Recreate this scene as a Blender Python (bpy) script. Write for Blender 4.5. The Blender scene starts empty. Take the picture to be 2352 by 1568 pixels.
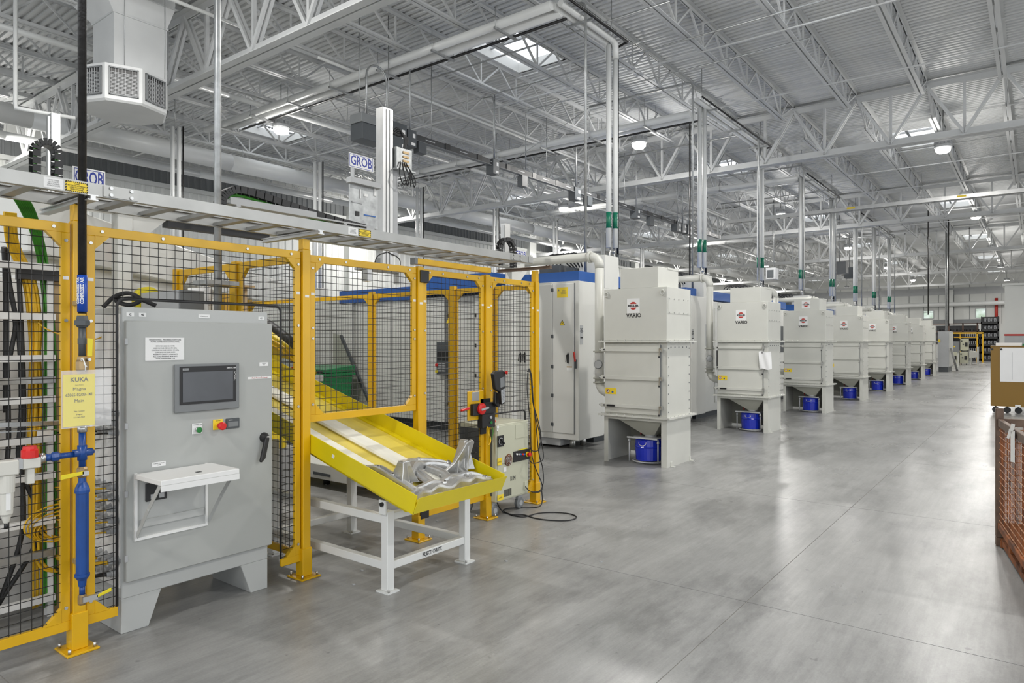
import bpy, math, random
from mathutils import Vector, Matrix
random.seed(7)
sc = bpy.context.scene
col = sc.collection
# ------------------------------------------------------------------ camera
YAW = math.radians(37.52)
EYE = 1.6
cd = bpy.data.cameras.new('camera')
cd.sensor_width = 36.0
cd.lens = 24.0
cd.shift_y = -1.0 / 2352
cd.clip_start = 0.05
cd.clip_end = 400
cam = bpy.data.objects.new('camera', cd)
cam.location = (0, 0, EYE)
cam.rotation_euler = (math.radians(90), 0, YAW)
col.objects.link(cam)
sc.camera = cam
# ------------------------------------------------------------------ world, exposure
w = bpy.data.worlds.new('world')
sc.world = w
w.use_nodes = True
bg = w.node_tree.nodes['Background']
bg.inputs[0].default_value = (0.92, 0.96, 1.0, 1)
bg.inputs[1].default_value = 1.75
sc.view_settings.view_transform = 'Standard'
sc.view_settings.look = 'None'
sc.view_settings.gamma = 1
sc.view_settings.use_curve_mapping = False
sc.view_settings.exposure = 0.1
LAMP_POWER = 88.0
UPLIGHT_POWER = 55.0
try:
    sc.cycles.max_bounces = 7
    sc.cycles.diffuse_bounces = 4
    sc.cycles.glossy_bounces = 3
    sc.cycles.transmission_bounces = 4
    sc.cycles.transparent_max_bounces = 8
    sc.cycles.sample_clamp_indirect = 4.0
    sc.cycles.caustics_reflective = False
    sc.cycles.caustics_refractive = False
except Exception:
    pass

# ------------------------------------------------------------------ materials
M = {}
def mat(name, rgb, rough=0.5, metal=0.0, var=0.0, scale=3.0, bump=0.0, bscale=60.0, emit=None, alpha=None, coat=0.0, stretch=None, hue2=None, spec=None, detail=4.0):
    m = bpy.data.materials.new(name)
    m.use_nodes = True
    nt = m.node_tree
    b = nt.nodes['Principled BSDF']
    b.inputs['Base Color'].default_value = (*rgb, 1)
    b.inputs['Roughness'].default_value = rough
    b.inputs['Metallic'].default_value = metal
    if spec is not None:
        b.inputs['Specular IOR Level'].default_value = spec
    if coat:
        b.inputs['Coat Weight'].default_value = coat
        b.inputs['Coat Roughness'].default_value = 0.15
    if var or bump:
        tc = nt.nodes.new('ShaderNodeTexCoord')
        mp = nt.nodes.new('ShaderNodeMapping')
        if stretch:
            mp.inputs['Scale'].default_value = stretch
        nt.links.new(tc.outputs['Object'], mp.inputs['Vector'])
    if var:
        n = nt.nodes.new('ShaderNodeTexNoise')
        n.inputs['Scale'].default_value = scale
        n.inputs['Detail'].default_value = detail
        nt.links.new(mp.outputs[0], n.inputs['Vector'])
        r = nt.nodes.new('ShaderNodeValToRGB')
        r.color_ramp.elements[0].position = 0.3
        r.color_ramp.elements[1].position = 0.7
        c0 = hue2 if hue2 else tuple(c * (1 - var) for c in rgb)
        r.color_ramp.elements[0].color = (*c0, 1)
        r.color_ramp.elements[1].color = (*[min(1, c * (1 + (var * 0.5 if not hue2 else 0))) for c in rgb], 1)
        nt.links.new(n.outputs['Fac'], r.inputs['Fac'])
        nt.links.new(r.outputs['Color'], b.inputs['Base Color'])
    if bump:
        n2 = nt.nodes.new('ShaderNodeTexNoise')
        n2.inputs['Scale'].default_value = bscale
        nt.links.new(mp.outputs[0], n2.inputs['Vector'])
        bp = nt.nodes.new('ShaderNodeBump')
        bp.inputs['Strength'].default_value = bump
        bp.inputs['Distance'].default_value = 0.01
        nt.links.new(n2.outputs['Fac'], bp.inputs['Height'])
        nt.links.new(bp.outputs['Normal'], b.inputs['Normal'])
    if emit:
        b.inputs['Emission Color'].default_value = (*emit[0], 1)
        b.inputs['Emission Strength'].default_value = emit[1]
    if alpha is not None:
        b.inputs['Alpha'].default_value = alpha
    M[name] = m
    return m
mat('roof_white', (.60, .61, .61), .45, var=.08, scale=1.5)
mat('deck_white', (.66, .67, .67), .5, var=.10, scale=.6, stretch=(.3, 1, 1))
mat('steel_white', (.62, .62, .60), .4, var=.06, scale=2)
mat('pipe_white', (.72, .73, .72), .32, var=.05, scale=2)
mat('wall_white', (.66, .67, .65), .5, var=.06, scale=.8)
mat('wall_grey', (.20, .21, .215), .6, var=.1, scale=1)
mat('cream', (.60, .60, .555), .38, var=.05, scale=2.2)
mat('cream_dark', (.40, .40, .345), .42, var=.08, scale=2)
mat('machine_white', (.66, .66, .63), .36, var=.05, scale=1.6)
mat('controller_cream', (.52, .52, .40), .45, var=.05, scale=3)
mat('machine_blue', (.012, .085, .33), .38, var=.10, scale=2)
mat('drum_blue', (.004, .022, .45), .22, var=.05, coat=.5)
mat('pipe_blue', (.008, .06, .26), .32, var=.2, scale=14)
mat('fence_yellow', (.70, .40, .002), .36, var=.06, scale=5, coat=.2)
mat('chute_yellow', (.72, .58, .004), .32, var=.06, scale=3, coat=.25)
mat('robot_yellow', (.80, .60, .01), .4, var=.06, scale=3)
mat('valve_yellow', (.75, .62, .02), .4)
mat('cable_yellow', (.72, .43, .01), .45, var=.15, scale=20)
mat('cable_green', (.035, .22, .012), .45, var=.2, scale=20)
mat('cable_orange', (.75, .22, .02), .45)
mat('black', (.012, .012, .013), .45)
mat('wire_black', (.014, .014, .014), .42)
mat('rubber', (.02, .02, .021), .6, var=.2, scale=10)
mat('pipe_black', (.016, .015, .015), .3, var=.5, scale=30, bump=.2)
mat('cabinet_grey', (.40, .41, .395), .42, var=.05, scale=1.8)
mat('cabinet_side', (.46, .47, .46), .42, var=.05, scale=2)
mat('dark_grey', (.07, .078, .085), .42, var=.1, scale=4)
mat('mid_grey', (.19, .20, .205), .45, var=.06, scale=4)
mat('light_grey', (.42, .43, .44), .4, var=.05)
mat('alu', (.62, .62, .61), .36, .85, var=.1, scale=6, stretch=(1, .1, 1))
mat('alu_soft', (.42, .42, .405), .42, .65, var=.12, scale=5)
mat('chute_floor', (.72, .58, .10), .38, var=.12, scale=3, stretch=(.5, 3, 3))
mat('galv', (.42, .43, .43), .38, .75, var=.25, scale=14)
mat('cast_alu', (.56, .56, .55), .36, .8, var=.25, scale=9, bump=.12, bscale=60)
mat('steel', (.55, .55, .54), .3, .9)
mat('chrome', (.8, .8, .8), .15, 1)
mat('brass', (.42, .30, .16), .4, .7, var=.2, scale=20)
mat('red', (.62, .012, .01), .35)
mat('button_green', (.01, .17, .03), .35)
mat('green_bin', (.006, .17, .05), .45, var=.15, scale=4)
mat('uhmw', (.80, .79, .70), .4, var=.07, scale=5, stretch=(.4, 3, 3))
mat('label_white', (.78, .78, .77), .5)
mat('label_yellow', (.85, .62, .03), .5)
mat('green_label', (.004, .15, .085), .4)
mat('ink', (.02, .02, .022), .5)
mat('ink_blue', (.02, .04, .30), .5)
mat('ink_red', (.45, .03, .02), .5)
mat('ink_grey', (.22, .22, .22), .5)
mat('ink_white', (.8, .8, .8), .5)
mat('sign_blue', (.02, .12, .42), .4)
mat('label_blue', (.01, .07, .42), .35)
mat('note_yellow', (.80, .70, .22), .6, var=.03)
mat('paper', (.80, .80, .80), .6, var=.04, scale=3)
mat('screen', (.085, .09, .10), .18, var=.3, scale=2.2)
mat('lens', (1, 1, 1), .4, emit=((1, .97, .9), 14.0))
mat('frl_grey', (.62, .61, .56), .45)
mat('cardboard', (.50, .36, .20), .7, var=.1)
mat('cart_brown', (.23, .125, .012), .42, var=.05, scale=1)
mat('rust', (.33, .10, .022), .75, .1, var=.7, scale=7, hue2=(.07, .028, .014))
mat('rust_wire', (.46, .24, .12), .6, .3, var=.6, scale=12, hue2=(.20, .08, .03))
mat('rust_light', (.20, .14, .10), .5, .4, var=.6, scale=9, hue2=(.10, .065, .05))
mat('rack_dark', (.035, .037, .04), .55, var=.3, scale=8)
mat('brown_steel', (.10, .055, .04), .6, var=.3, scale=6)
mat('crank_alu', (.30, .31, .33), .4, .7)
mat('insul_dark', (.03, .03, .03), .6)
# clear plastic sleeve
m = mat('plastic_sleeve', (.95, .95, .95), .12, alpha=.28)
m = mat('tag_white', (.75, .75, .74), .5)
mat('poster', (.55, .55, .55), .3)
mat('dust', (.30, .29, .27), .8)
mat('glass_window', (.75, .85, .80), .1, alpha=.25)
mat('skylight_glass', (.95, .95, .95), .2, alpha=.10)
# foliage seen outside windows
mat('foliage', (.20, .32, .14), .8, var=.8, scale=1.6, hue2=(.85, .9, .85))

def floor_material():
    m = bpy.data.materials.new('polished_concrete')
    m.use_nodes = True
    nt = m.node_tree
    N = nt.nodes; L = nt.links
    b = N['Principled BSDF']
    tc = N.new('ShaderNodeTexCoord')
    def noise(scale, detail, stretch, rot=0, rough=.55, dist=0.0):
        mp = N.new('ShaderNodeMapping'); mp.inputs['Scale'].default_value = stretch
        mp.inputs['Rotation'].default_value = (0, 0, rot)
        L.new(tc.outputs['Object'], mp.inputs['Vector'])
        n = N.new('ShaderNodeTexNoise'); n.inputs['Scale'].default_value = scale
        n.inputs['Detail'].default_value = detail; n.inputs['Roughness'].default_value = rough
        n.inputs['Distortion'].default_value = dist
        L.new(mp.outputs[0], n.inputs['Vector'])
        return n.outputs['Fac']
    def ramp(src, p0, c0, p1, c1):
        r = N.new('ShaderNodeValToRGB')
        r.color_ramp.elements[0].position = p0; r.color_ramp.elements[1].position = p1
        r.color_ramp.elements[0].color = (*[c0] * 3, 1); r.color_ramp.elements[1].color = (*[c1] * 3, 1)
        L.new(src, r.inputs['Fac']); return r.outputs['Color']
    def mul(a, c, f=1.0):
        x = N.new('ShaderNodeMix'); x.data_type = 'RGBA'; x.blend_type = 'MULTIPLY'
        x.inputs['Factor'].default_value = f
        L.new(a, x.inputs[6]); L.new(c, x.inputs[7]); return x.outputs[2]
    base = N.new('ShaderNodeRGB'); base.outputs[0].default_value = (.345, .345, .34, 1)
    big = ramp(noise(.40, 9, (1, .6, 1), .4, .62), .28, .74, .72, 1.14)
    mid = ramp(noise(2.1, 14, (1.2, .5, 1), .25, .74), .28, .62, .62, 1.10)
    scr = ramp(noise(3.4, 15, (6, .35, 1), .12, .8), .28, .70, .62, 1.08)
    smudge = ramp(noise(.85, 14, (1.4, .6, 1), .5, .72), .34, .50, .50, 1.0)
    scratch = ramp(noise(1.6, 12, (16, .22, 1), .62, .75), .20, .72, .42, 1.0)
    pale = ramp(noise(3.0, 12, (9, .3, 1), -.35, .7), .60, 1.0, .80, 1.22)
    spots = ramp(noise(13, 2, (1, 1, 1)), .24, .35, .29, 1.0)
    fine = ramp(noise(90, 4, (1, 1, 1)), .3, .93, .7, 1.05)
    c = mul(base.outputs[0], big); c = mul(c, mid, .75); c = mul(c, scr, .8); c = mul(c, smudge, .8); c = mul(c, scratch, .5); c = mul(c, pale, .7); c = mul(c, spots, .5); c = mul(c, fine)
    L.new(c, b.inputs['Base Color'])
    rr = N.new('ShaderNodeMapRange')
    L.new(noise(1.1, 6, (1, .5, 1), .3), rr.inputs['Value'])
    rr.inputs['From Min'].default_value = .1; rr.inputs['From Max'].default_value = .9
    rr.inputs['To Min'].default_value = .19; rr.inputs['To Max'].default_value = .42
    L.new(rr.outputs[0], b.inputs['Roughness'])
    b.inputs['Specular IOR Level'].default_value = .42
    bp = N.new('ShaderNodeBump'); bp.inputs['Strength'].default_value = .06; bp.inputs['Distance'].default_value = .01
    L.new(noise(9, 6, (1, 1, 1)), bp.inputs['Height'])
    L.new(bp.outputs['Normal'], b.inputs['Normal'])
    M['concrete'] = m
floor_material()

# ------------------------------------------------------------------ mesh builder
class MB:
    def __init__(s):
        s.v = []; s.f = []; s.sm = []
    def add(s, vs, fs, smooth=False):
        n = len(s.v); s.v += [tuple(p) for p in vs]
        s.f += [tuple(i + n for i in f) for f in fs]
        s.sm += [smooth] * len(fs); return s
    def box(s, x0, x1, y0, y1, z0, z1):
        return s.add([(x0, y0, z0), (x1, y0, z0), (x1, y1, z0), (x0, y1, z0), (x0, y0, z1), (x1, y0, z1), (x1, y1, z1), (x0, y1, z1)],
                     [(0, 3, 2, 1), (4, 5, 6, 7), (0, 1, 5, 4), (1, 2, 6, 5), (2, 3, 7, 6), (3, 0, 4, 7)])
    def bar(s, a, b, w, h, up=(0, 0, 1)):
        a = Vector(a); b = Vector(b); d = (b - a)
        if d.length < 1e-6: return s
        d.normalize(); u = Vector(up)
        if abs(d.dot(u)) > .98: u = Vector((1, 0, 0))
        r = d.cross(u).normalized(); u = r.cross(d).normalized()
        vs = []
        for p in (a, b):
            for i, j in ((-1, -1), (1, -1), (1, 1), (-1, 1)):
                vs.append(p + r * (w / 2 * i) + u * (h / 2 * j))
        return s.add(vs, [(0, 1, 2, 3), (7, 6, 5, 4), (0, 4, 5, 1), (1, 5, 6, 2), (2, 6, 7, 3), (3, 7, 4, 0)])
    def tube(s, pts, r, n=10, caps=True, radii=None):
        pts = [Vector(p) for p in pts]; rings = []
        d0 = (pts[1] - pts[0]).normalized()
        u = Vector((0, 0, 1)) if abs(d0.z) < .9 else Vector((1, 0, 0))
        base = len(s.v); prev = d0
        u = (u - d0 * u.dot(d0)).normalized()
        vs = []
        for i, p in enumerate(pts):
            if i == 0: d = d0
            elif i == len(pts) - 1: d = (pts[i] - pts[i - 1]).normalized()
            else: d = ((pts[i] - pts[i - 1]).normalized() + (pts[i + 1] - pts[i]).normalized())
            d = d.normalized() if d.length > 1e-6 else prev
            u = (u - d * u.dot(d))
            u = u.normalized() if u.length > 1e-6 else d.orthogonal().normalized()
            prev = d; wv = d.cross(u)
            rr = radii[i] if radii else r
            if 0 < i < len(pts) - 1:
                c = max(.5, (pts[i] - pts[i - 1]).normalized().dot(d)); 
            else: c = 1
            for k in range(n):
                a = 2 * math.pi * k / n
                vs.append(p + (u * math.cos(a) + wv * math.sin(a)) * (rr / c if c < 1 and not radii else rr))
        fs = []
        for i in range(len(pts) - 1):
            for k in range(n):
                fs.append((i * n + k, i * n + (k + 1) % n, (i + 1) * n + (k + 1) % n, (i + 1) * n + k))
        s.add(vs, fs, n > 4)
        if caps:
            m = len(s.v) - len(vs)
            s.f.append(tuple(m + k for k in reversed(range(n)))); s.sm.append(False)
            e = m + (len(pts) - 1) * n
            s.f.append(tuple(e + k for k in range(n))); s.sm.append(False)
        return s
    def cyl(s, a, b, r, n=16, r2=None):
        return s.tube([a, b], r, n, radii=[r, r if r2 is None else r2])
    def lathe(s, c, axis, prof, n=20):
        """prof: list of (offset along axis, radius)"""
        ax = Vector(axis).normalized(); c = Vector(c)
        return s.tube2([c + ax * o for o, r in prof], [max(r, .0005) for o, r in prof], ax, n)
    def tube2(s, pts, rad, ax, n):
        u = ax.orthogonal().normalized(); wv = ax.cross(u); vs = []
        for p, r in zip(pts, rad):
            for k in range(n):
                a = 2 * math.pi * k / n
                vs.append(p + (u * math.cos(a) + wv * math.sin(a)) * r)
        fs = []
        for i in range(len(pts) - 1):
            for k in range(n):
                fs.append((i * n + k, i * n + (k + 1) % n, (i + 1) * n + (k + 1) % n, (i + 1) * n + k))
        fs.append(tuple(reversed(range(n)))); fs.append(tuple((len(pts) - 1) * n + k for k in range(n)))
        return s.add(vs, fs, False)
    def poly(s, pts, d):
        """prism: polygon pts extruded by vector d"""
        d = Vector(d); n = len(pts); a = [Vector(p) for p in pts]
        vs = a + [p + d for p in a]
        fs = [tuple(reversed(range(n))), tuple(n + k for k in range(n))]
        fs += [(k, (k + 1) % n, n + (k + 1) % n, n + k) for k in range(n)]
        return s.add(vs, fs)
    def quad(s, a, b, c, d):
        return s.add([a, b, c, d], [(0, 1, 2, 3)])
    def text(s, body, size, at, face='+X', align='CENTER', ex=.0006, bold=0.0, sx=1.0, tilt=0.0, fit=None):
        cu = bpy.data.curves.new('t', 'FONT'); cu.body = body; cu.size = size
        cu.align_x = align; cu.align_y = 'CENTER'; cu.extrude = ex; cu.offset = bold
        cu.resolution_u = 2 if size < .2 else 3; cu.space_line = 1.05
        o = bpy.data.objects.new('t', cu); col.objects.link(o)
        dg = bpy.context.evaluated_depsgraph_get(); me = bpy.data.meshes.new_from_object(o.evaluated_get(dg))
        at = Vector(at)
        if fit:
            xs_ = [v.co.x for v in me.vertices]; sx = fit / (max(xs_) - min(xs_))
        if face == '+X': R, U, Nn = Vector((0, 1, 0)), Vector((0, 0, 1)), Vector((1, 0, 0))
        elif face == '-Y': R, U, Nn = Vector((1, 0, 0)), Vector((0, 0, 1)), Vector((0, -1, 0))
        elif face == '+Xdown': R, U, Nn = Vector((0, 0, -1)), Vector((0, 1, 0)), Vector((1, 0, 0))
        elif face == '+Xup': R, U, Nn = Vector((0, 0, 1)), Vector((0, -1, 0)), Vector((1, 0, 0))
        elif face == '-Yup': R, U, Nn = Vector((0, 0, 1)), Vector((-1, 0, 0)), Vector((0, -1, 0))
        else: R, U, Nn = face
        ct, st = math.cos(tilt), math.sin(tilt)
        R, U = R * ct + U * st, U * ct - R * st
        s.add([at + R * (v.co.x * sx) + U * v.co.y + Nn * v.co.z for v in me.vertices], [tuple(p.vertices) for p in me.polygons])
        bpy.data.objects.remove(o); bpy.data.curves.remove(cu); bpy.data.meshes.remove(me)
        return s
    def grid(s, o, ax, au, nx, nu, px, pu, r, off=None, lx=None, lu=None):
        """flat-wire grid: origin o, unit axes ax, au; nx wires along au spaced px, nu wires along ax spaced pu"""
        o = Vector(o); ax = Vector(ax); au = Vector(au)
        nrm = ax.cross(au).normalized()
        LX = lx or nx * px; LU = lu or nu * pu
        for i in range(nx + 1):
            a = o + ax * (i * px); s.wire(a, a + au * LU, r, nrm)
        for j in range(nu + 1):
            a = o + au * (j * pu) + nrm * (1.6 * r); s.wire(a, a + ax * LX, r, nrm)
        return s
    def wire(s, a, b, r, nrm):
        a = Vector(a); b = Vector(b); d = (b - a).normalized(); u = Vector(nrm); v = d.cross(u)
        vs = []
        for p in (a, b):
            vs += [p + u * r, p + v * r, p - u * r, p - v * r]
        return s.add(vs, [(0, 1, 5, 4), (1, 2, 6, 5), (2, 3, 7, 6), (3, 0, 4, 7)])
    def mesh(s, name, m, off=(0, 0, 0)):
        me = bpy.data.meshes.new(name)
        ox, oy, oz = off
        me.from_pydata([(x - ox, y - oy, z - oz) for x, y, z in s.v], [], s.f)
        me.polygons.foreach_set('use_smooth', s.sm)
        if m: me.materials.append(m)
        me.update()
        return me

def setp(o, label=None, cat=None, group=None, kind=None):
    if label: o['label'] = label
    if cat: o['category'] = cat
    if group: o['group'] = group
    if kind: o['kind'] = kind
    return o
WORIG = {}
def thing(name, label, cat, loc=(0, 0, 0), group=None, kind=None):
    o = bpy.data.objects.new(name, None)
    o.empty_display_size = .05
    col.objects.link(o); o.location = loc
    WORIG[o.name] = Vector(loc)
    return setp(o, label, cat, group, kind)
def part(name, mb, m, parent=None, bevel=0, label=None, kind=None, seg=1):
    """mesh given in world coordinates, stored relative to its parent's origin"""
    off = WORIG[parent.name] if parent else Vector((0, 0, 0))
    me = mb.mesh(name, M[m], off)
    o = bpy.data.objects.new(name, me); col.objects.link(o)
    WORIG[o.name] = off
    if parent: o.parent = parent
    if bevel:
        md = o.modifiers.new('bevel', 'BEVEL'); md.width = bevel; md.segments = seg; md.limit_method = 'ANGLE'; md.angle_limit = .7
    if label: o['label'] = label
    if kind: o['kind'] = kind
    return o
def single(name, mb, m, label, cat, group=None, kind=None, bevel=0):
    """a thing that is one mesh, origin moved to its base centre"""
    xs = [p[0] for p in mb.v]; ys = [p[1] for p in mb.v]; zs = [p[2] for p in mb.v]
    c = Vector(((min(xs) + max(xs)) / 2, (min(ys) + max(ys)) / 2, min(zs)))
    me = mb.mesh(name, M[m], c)
    o = bpy.data.objects.new(name, me); col.objects.link(o); o.location = c
    if bevel:
        md = o.modifiers.new('bevel', 'BEVEL'); md.width = bevel; md.segments = 1; md.limit_method = 'ANGLE'; md.angle_limit = .7
    return setp(o, label, cat, group, kind)
def dup(root, d, label=None, parent=None):
    c = root.copy(); col.objects.link(c)
    if parent: c.parent = parent
    else: c.location = root.location + Vector(d)
    if label: c['label'] = label
    for ch in list(root.children):
        dup(ch, (0, 0, 0), None, c)
    return c
def arc(c, r, a0, a1, n, ax=(0, 1, 0), ay=(0, 0, 1)):
    c = Vector(c); ax = Vector(ax); ay = Vector(ay)
    return [c + (ax * math.cos(a0 + (a1 - a0) * i / n) + ay * math.sin(a0 + (a1 - a0) * i / n)) * r for i in range(n + 1)]
def smooth(pts, n=6):
    """Catmull-Rom through pts"""
    P = [Vector(p) for p in pts]; P = [P[0] * 2 - P[1]] + P + [P[-1] * 2 - P[-2]]; out = []
    for i in range(1, len(P) - 2):
        for k in range(n):
            t = k / n; a, b, c, d = P[i - 1:i + 3]
            out.append(.5 * ((2 * b) + (c - a) * t + (2 * a - 5 * b + 4 * c - d) * t * t + (3 * b - a - 3 * c + d) * t ** 3))
    out.append(P[-2]); return out
ORD = ['first', 'second', 'third', 'fourth', 'fifth', 'sixth', 'seventh', 'eighth', 'ninth', 'tenth', 'eleventh', 'twelfth', 'thirteenth']
# ================================================================== THE SETTING
X0, X1, Y0, Y1 = -22.0, 12.0, -12.0, 76.0
ZD = 7.68
GY = [6.28 + 12.2 * k for k in range(-1, 6)]
JX = [-0.55 - 1.475 * k for k in range(-8, 15)]
SKY = [(cx, g + 5.05) for g in GY for cx in (-2.76, -8.68, -17.5, 4.6)]
# floor of separate slabs with sawn joints
fl = thing('floor', None, None, (0, 0, 0), kind='structure')
xb = [X0, -18.4, -15.8, -12.4, -8.75, -5.1, -1.41, 2.24, 5.9, 9.5, X1]
yb = [Y0, -8.2, -5.1, -2.0, 1.1, 4.2, 7.2, 10.3, 13.4, 16.5, 19.6, 25.8, 32, 38.2, 44.4, 50.6, 56.8, 63, 69.2, Y1]
sub = MB().box(X0, X1, Y0, Y1, -.12, -.003); part('joint_filler', sub, 'dust', fl)
for i in range(len(xb) - 1):
    for j in range(len(yb) - 1):
        g = .003 if yb[j] < 22 else .004
        part('slab', MB().box(xb[i] + g, xb[i + 1] - g, yb[j] + g, yb[j + 1] - g, -.1, 0), 'concrete', fl)
# side walls: ribbed metal sheet
def ribbed(x, ya, yb_, za, zb, p=.3, d=.03, s=1):
    b = MB(); y = ya; pts = []
    while y < yb_:
        pts += [(x, y), (x, y + p * .62), (x + d * s, y + p * .70), (x + d * s, y + p * .92)]
        y += p
    pts.append((x, yb_)); n = len(pts)
    vs = [(a, c, za) for a, c in pts] + [(a, c, zb) for a, c in pts]
    b.add(vs, [(k, k + 1, n + k + 1, n + k) for k in range(n - 1)]); return b
wl = thing('wall_left', None, None, (X0, 20, 0), kind='structure')
part('lower_sheet', ribbed(X0, Y0, Y1, 0, 6.55), 'wall_white', wl)
part('stripe_sheet', ribbed(X0 - .03, Y0, Y1, 6.55, 7.1, .22), 'wall_grey', wl)
part('upper_sheet', ribbed(X0, Y0, Y1, 7.1, ZD + .1), 'wall_white', wl)
part('girt', MB().box(X0, X0 + .16, Y0, Y1, 6.45, 6.58), 'wall_white', wl)
for k in range(7):
    y = GY[k] - .6
    part('wall_pilaster', MB().box(X0, X0 + .35, y - .3, y + .3, 0, ZD), 'wall_white', wl)
part('back_sheet', MB().box(X0 - .12, X0 - .08, Y0, Y1, 0, ZD + .1), 'wall_grey', wl)
wr = thing('wall_right', None, None, (X1, 20, 0), kind='structure')
part('lower_sheet', ribbed(X1, 20, Y1, 0, ZD, s=-1), 'wall_white', wr)
# far wall with two windows and a horizontal stripe
wf = thing('wall_far', None, None, (0, Y1, 0), kind='structure')
wins = [(-8.62, -7.72, 3.70, 4.52), (-4.47, -3.62, 3.70, 4.62)]
xs = [X0, -8.62, -7.72, -4.47, -3.62, X1]
b = MB()
for i in range(5):
    if i in (1, 3):
        q = wins[0] if i == 1 else wins[1]
        b.box(xs[i], xs[i + 1], Y1, Y1 + .2, 0, q[2]); b.box(xs[i], xs[i + 1], Y1, Y1 + .2, q[3], ZD + .1)
    else: b.box(xs[i], xs[i + 1], Y1, Y1 + .2, 0, ZD + .1)
part('wall_sheet', b, 'wall_white', wf)
b = MB()
for k in range(28): b.box(X0 + 1.22 * k, X0 + 1.22 * k + .03, Y1 - .03, Y1, 3.2, 6.9)
part('sheet_joint', b, 'wall_grey', wf, kind='stuff')
part('stripe', MB().box(X0, -3.0, Y1 - .05, Y1, 3.25, 3.62), 'mid_grey', wf)
part('upper_stripe', MB().box(X0, X1, Y1 - .04, Y1, 5.95, 6.6), 'light_grey', wf)
part('column', MB().box(-6.5, -6.15, Y1 - .5, Y1 - .06, 0, 6.4), 'wall_white', wf)
part('rain_pipe', MB().tube([(-2.86, Y1 - .25, 5.5), (-2.86, Y1 - .25, 3.0)], .12, 8), 'ink_red', wf)
for i, q in enumerate(wins):
    wn = thing('window_%d' % (i + 1), None, None, (q[0], Y1, q[2]), kind='structure')
    f = MB(); t = .06
    f.box(q[0], q[1], Y1 - .04, Y1 + .12, q[2], q[2] + t).box(q[0], q[1], Y1 - .04, Y1 + .12, q[3] - t, q[3])
    f.box(q[0], q[0] + t, Y1 - .04, Y1 + .12, q[2] + t, q[3] - t).box(q[1] - t, q[1], Y1 - .04, Y1 + .12, q[2] + t, q[3] - t)
    f.box(q[0] + t, q[1] - t, Y1 - .02, Y1 + .1, q[3] - .2, q[3] - .14)
    part('window_frame', f, 'light_grey', wn)
    part('window_pane', MB().box(q[0] + t, q[1] - t, Y1 + .04, Y1 + .05, q[2] + t, q[3] - t), 'glass_window', wn)
o = part('foliage_outside', MB().box(-12, 3, Y1 + 9, Y1 + 9.5, 0, 9), 'foliage'); o['kind'] = 'structure'
# office partition on the right
pt = thing('wall_office', None, None, (-1.2, 42, 0), kind='structure')
part('white_panel', MB().box(-1.25, 11.9, 42, 42.3, 1.95, 4.36), 'wall_white', pt)
part('red_stripe', MB().box(-1.26, 11.9, 41.985, 42.3, 1.86, 1.95), 'ink_red', pt)
part('grey_base', MB().box(-1.25, 11.9, 42, 42.3, 0, 1.86), 'light_grey', pt)
part('roof_edge', MB().box(-1.35, 11.9, 41.9, 50, 4.36, 4.46), 'wall_white', pt)
part('side_panel', MB().box(-1.25, -1.0, 42.3, 50, 0, 4.36), 'wall_white', pt)

# ------------------------------------------------------------------ roof deck with real ribs and openings
P, DD = .142, .042
b = MB(); y = Y0
def openings(ya, yb_):
    return sorted((cx - .6, cx + .6) for cx, cy in SKY if yb_ > cy - 1.0 and ya < cy + 1.0)
while y < Y1:
    seg = [(X0, X1)]
    for a, c in openings(y + .02, y + P - .02):
        seg = [s for (p, q) in seg for s in ((p, min(q, a)), (max(p, c), q)) if s[1] - s[0] > .01]
    prof = [(0, 0), (P * .42, 0), (P * .55, DD), (P * .87, DD), (P, 0)]
    for p, q in seg:
        vs = [(p, y + a, ZD + z) for a, z in prof] + [(q, y + a, ZD + z) for a, z in prof]
        b.add(vs, [(k, 5 + k, 6 + k, k + 1) for k in range(4)])
    y += P
ce = thing('ceiling', None, None, (0, 0, ZD), kind='structure')
part('ribbed_deck', b, 'deck_white', ce)
b = MB(); 
for (p, q) in [(X0, X1)]:
    yy = Y0
    rows = sorted(set(cy for _, cy in SKY))
    for cy in rows:
        b.box(p, q, yy, cy - 1.0, ZD + .1, ZD + .14); yy = cy + 1.0
        xx = p
        for cx in sorted(c for c, c2 in SKY if c2 == cy):
            b.box(xx, cx - .6, cy - 1, cy + 1, ZD + .1, ZD + .14); xx = cx + .6
        b.box(xx, q, cy - 1, cy + 1, ZD + .1, ZD + .14)
    b.box(p, q, yy, Y1, ZD + .1, ZD + .14)
part('roof_cover', b, 'mid_grey', ce)
for cx, cy in SKY:
    if cy < 0: continue
    s = thing('window_skylight', None, None, (cx, cy, ZD), kind='structure')
    f = MB(); x0, x1, y0, y1 = cx - .62, cx + .62, cy - 1.02, cy + 1.02; z0, z1 = ZD - .02, ZD + .20
    f.box(x0, x0 + .03, y0, y1, z0, z1).box(x1 - .03, x1, y0, y1, z0, z1).box(x0, x1, y0, y0 + .03, z0, z1).box(x0, x1, y1 - .03, y1, z0, z1)
    part('curb', f, 'pipe_white', s)
    f = MB()
    for yy in (cy,): f.box(x0, x1, yy - .03, yy + .03, z1 - .03, z1 + .02)
    f.box(cx - .32, cx - .30, y0, y1, z1 - .02, z1)
    part('glazing_bar', f, 'light_grey', s)
    part('skylight_pane', MB().box(x0 + .03, x1 - .03, y0 + .03, y1 - .03, z1 + .02, z1 + .026), 'skylight_glass', s)
    f = MB()
    for k in range(16): f.box(cx - .34, cx - .27, y0 + .1 + k * .12, y0 + .16 + k * .12, z1 - .05, z1 - .02)
    part('clip', f, 'mid_grey', s, kind='stuff')
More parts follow.
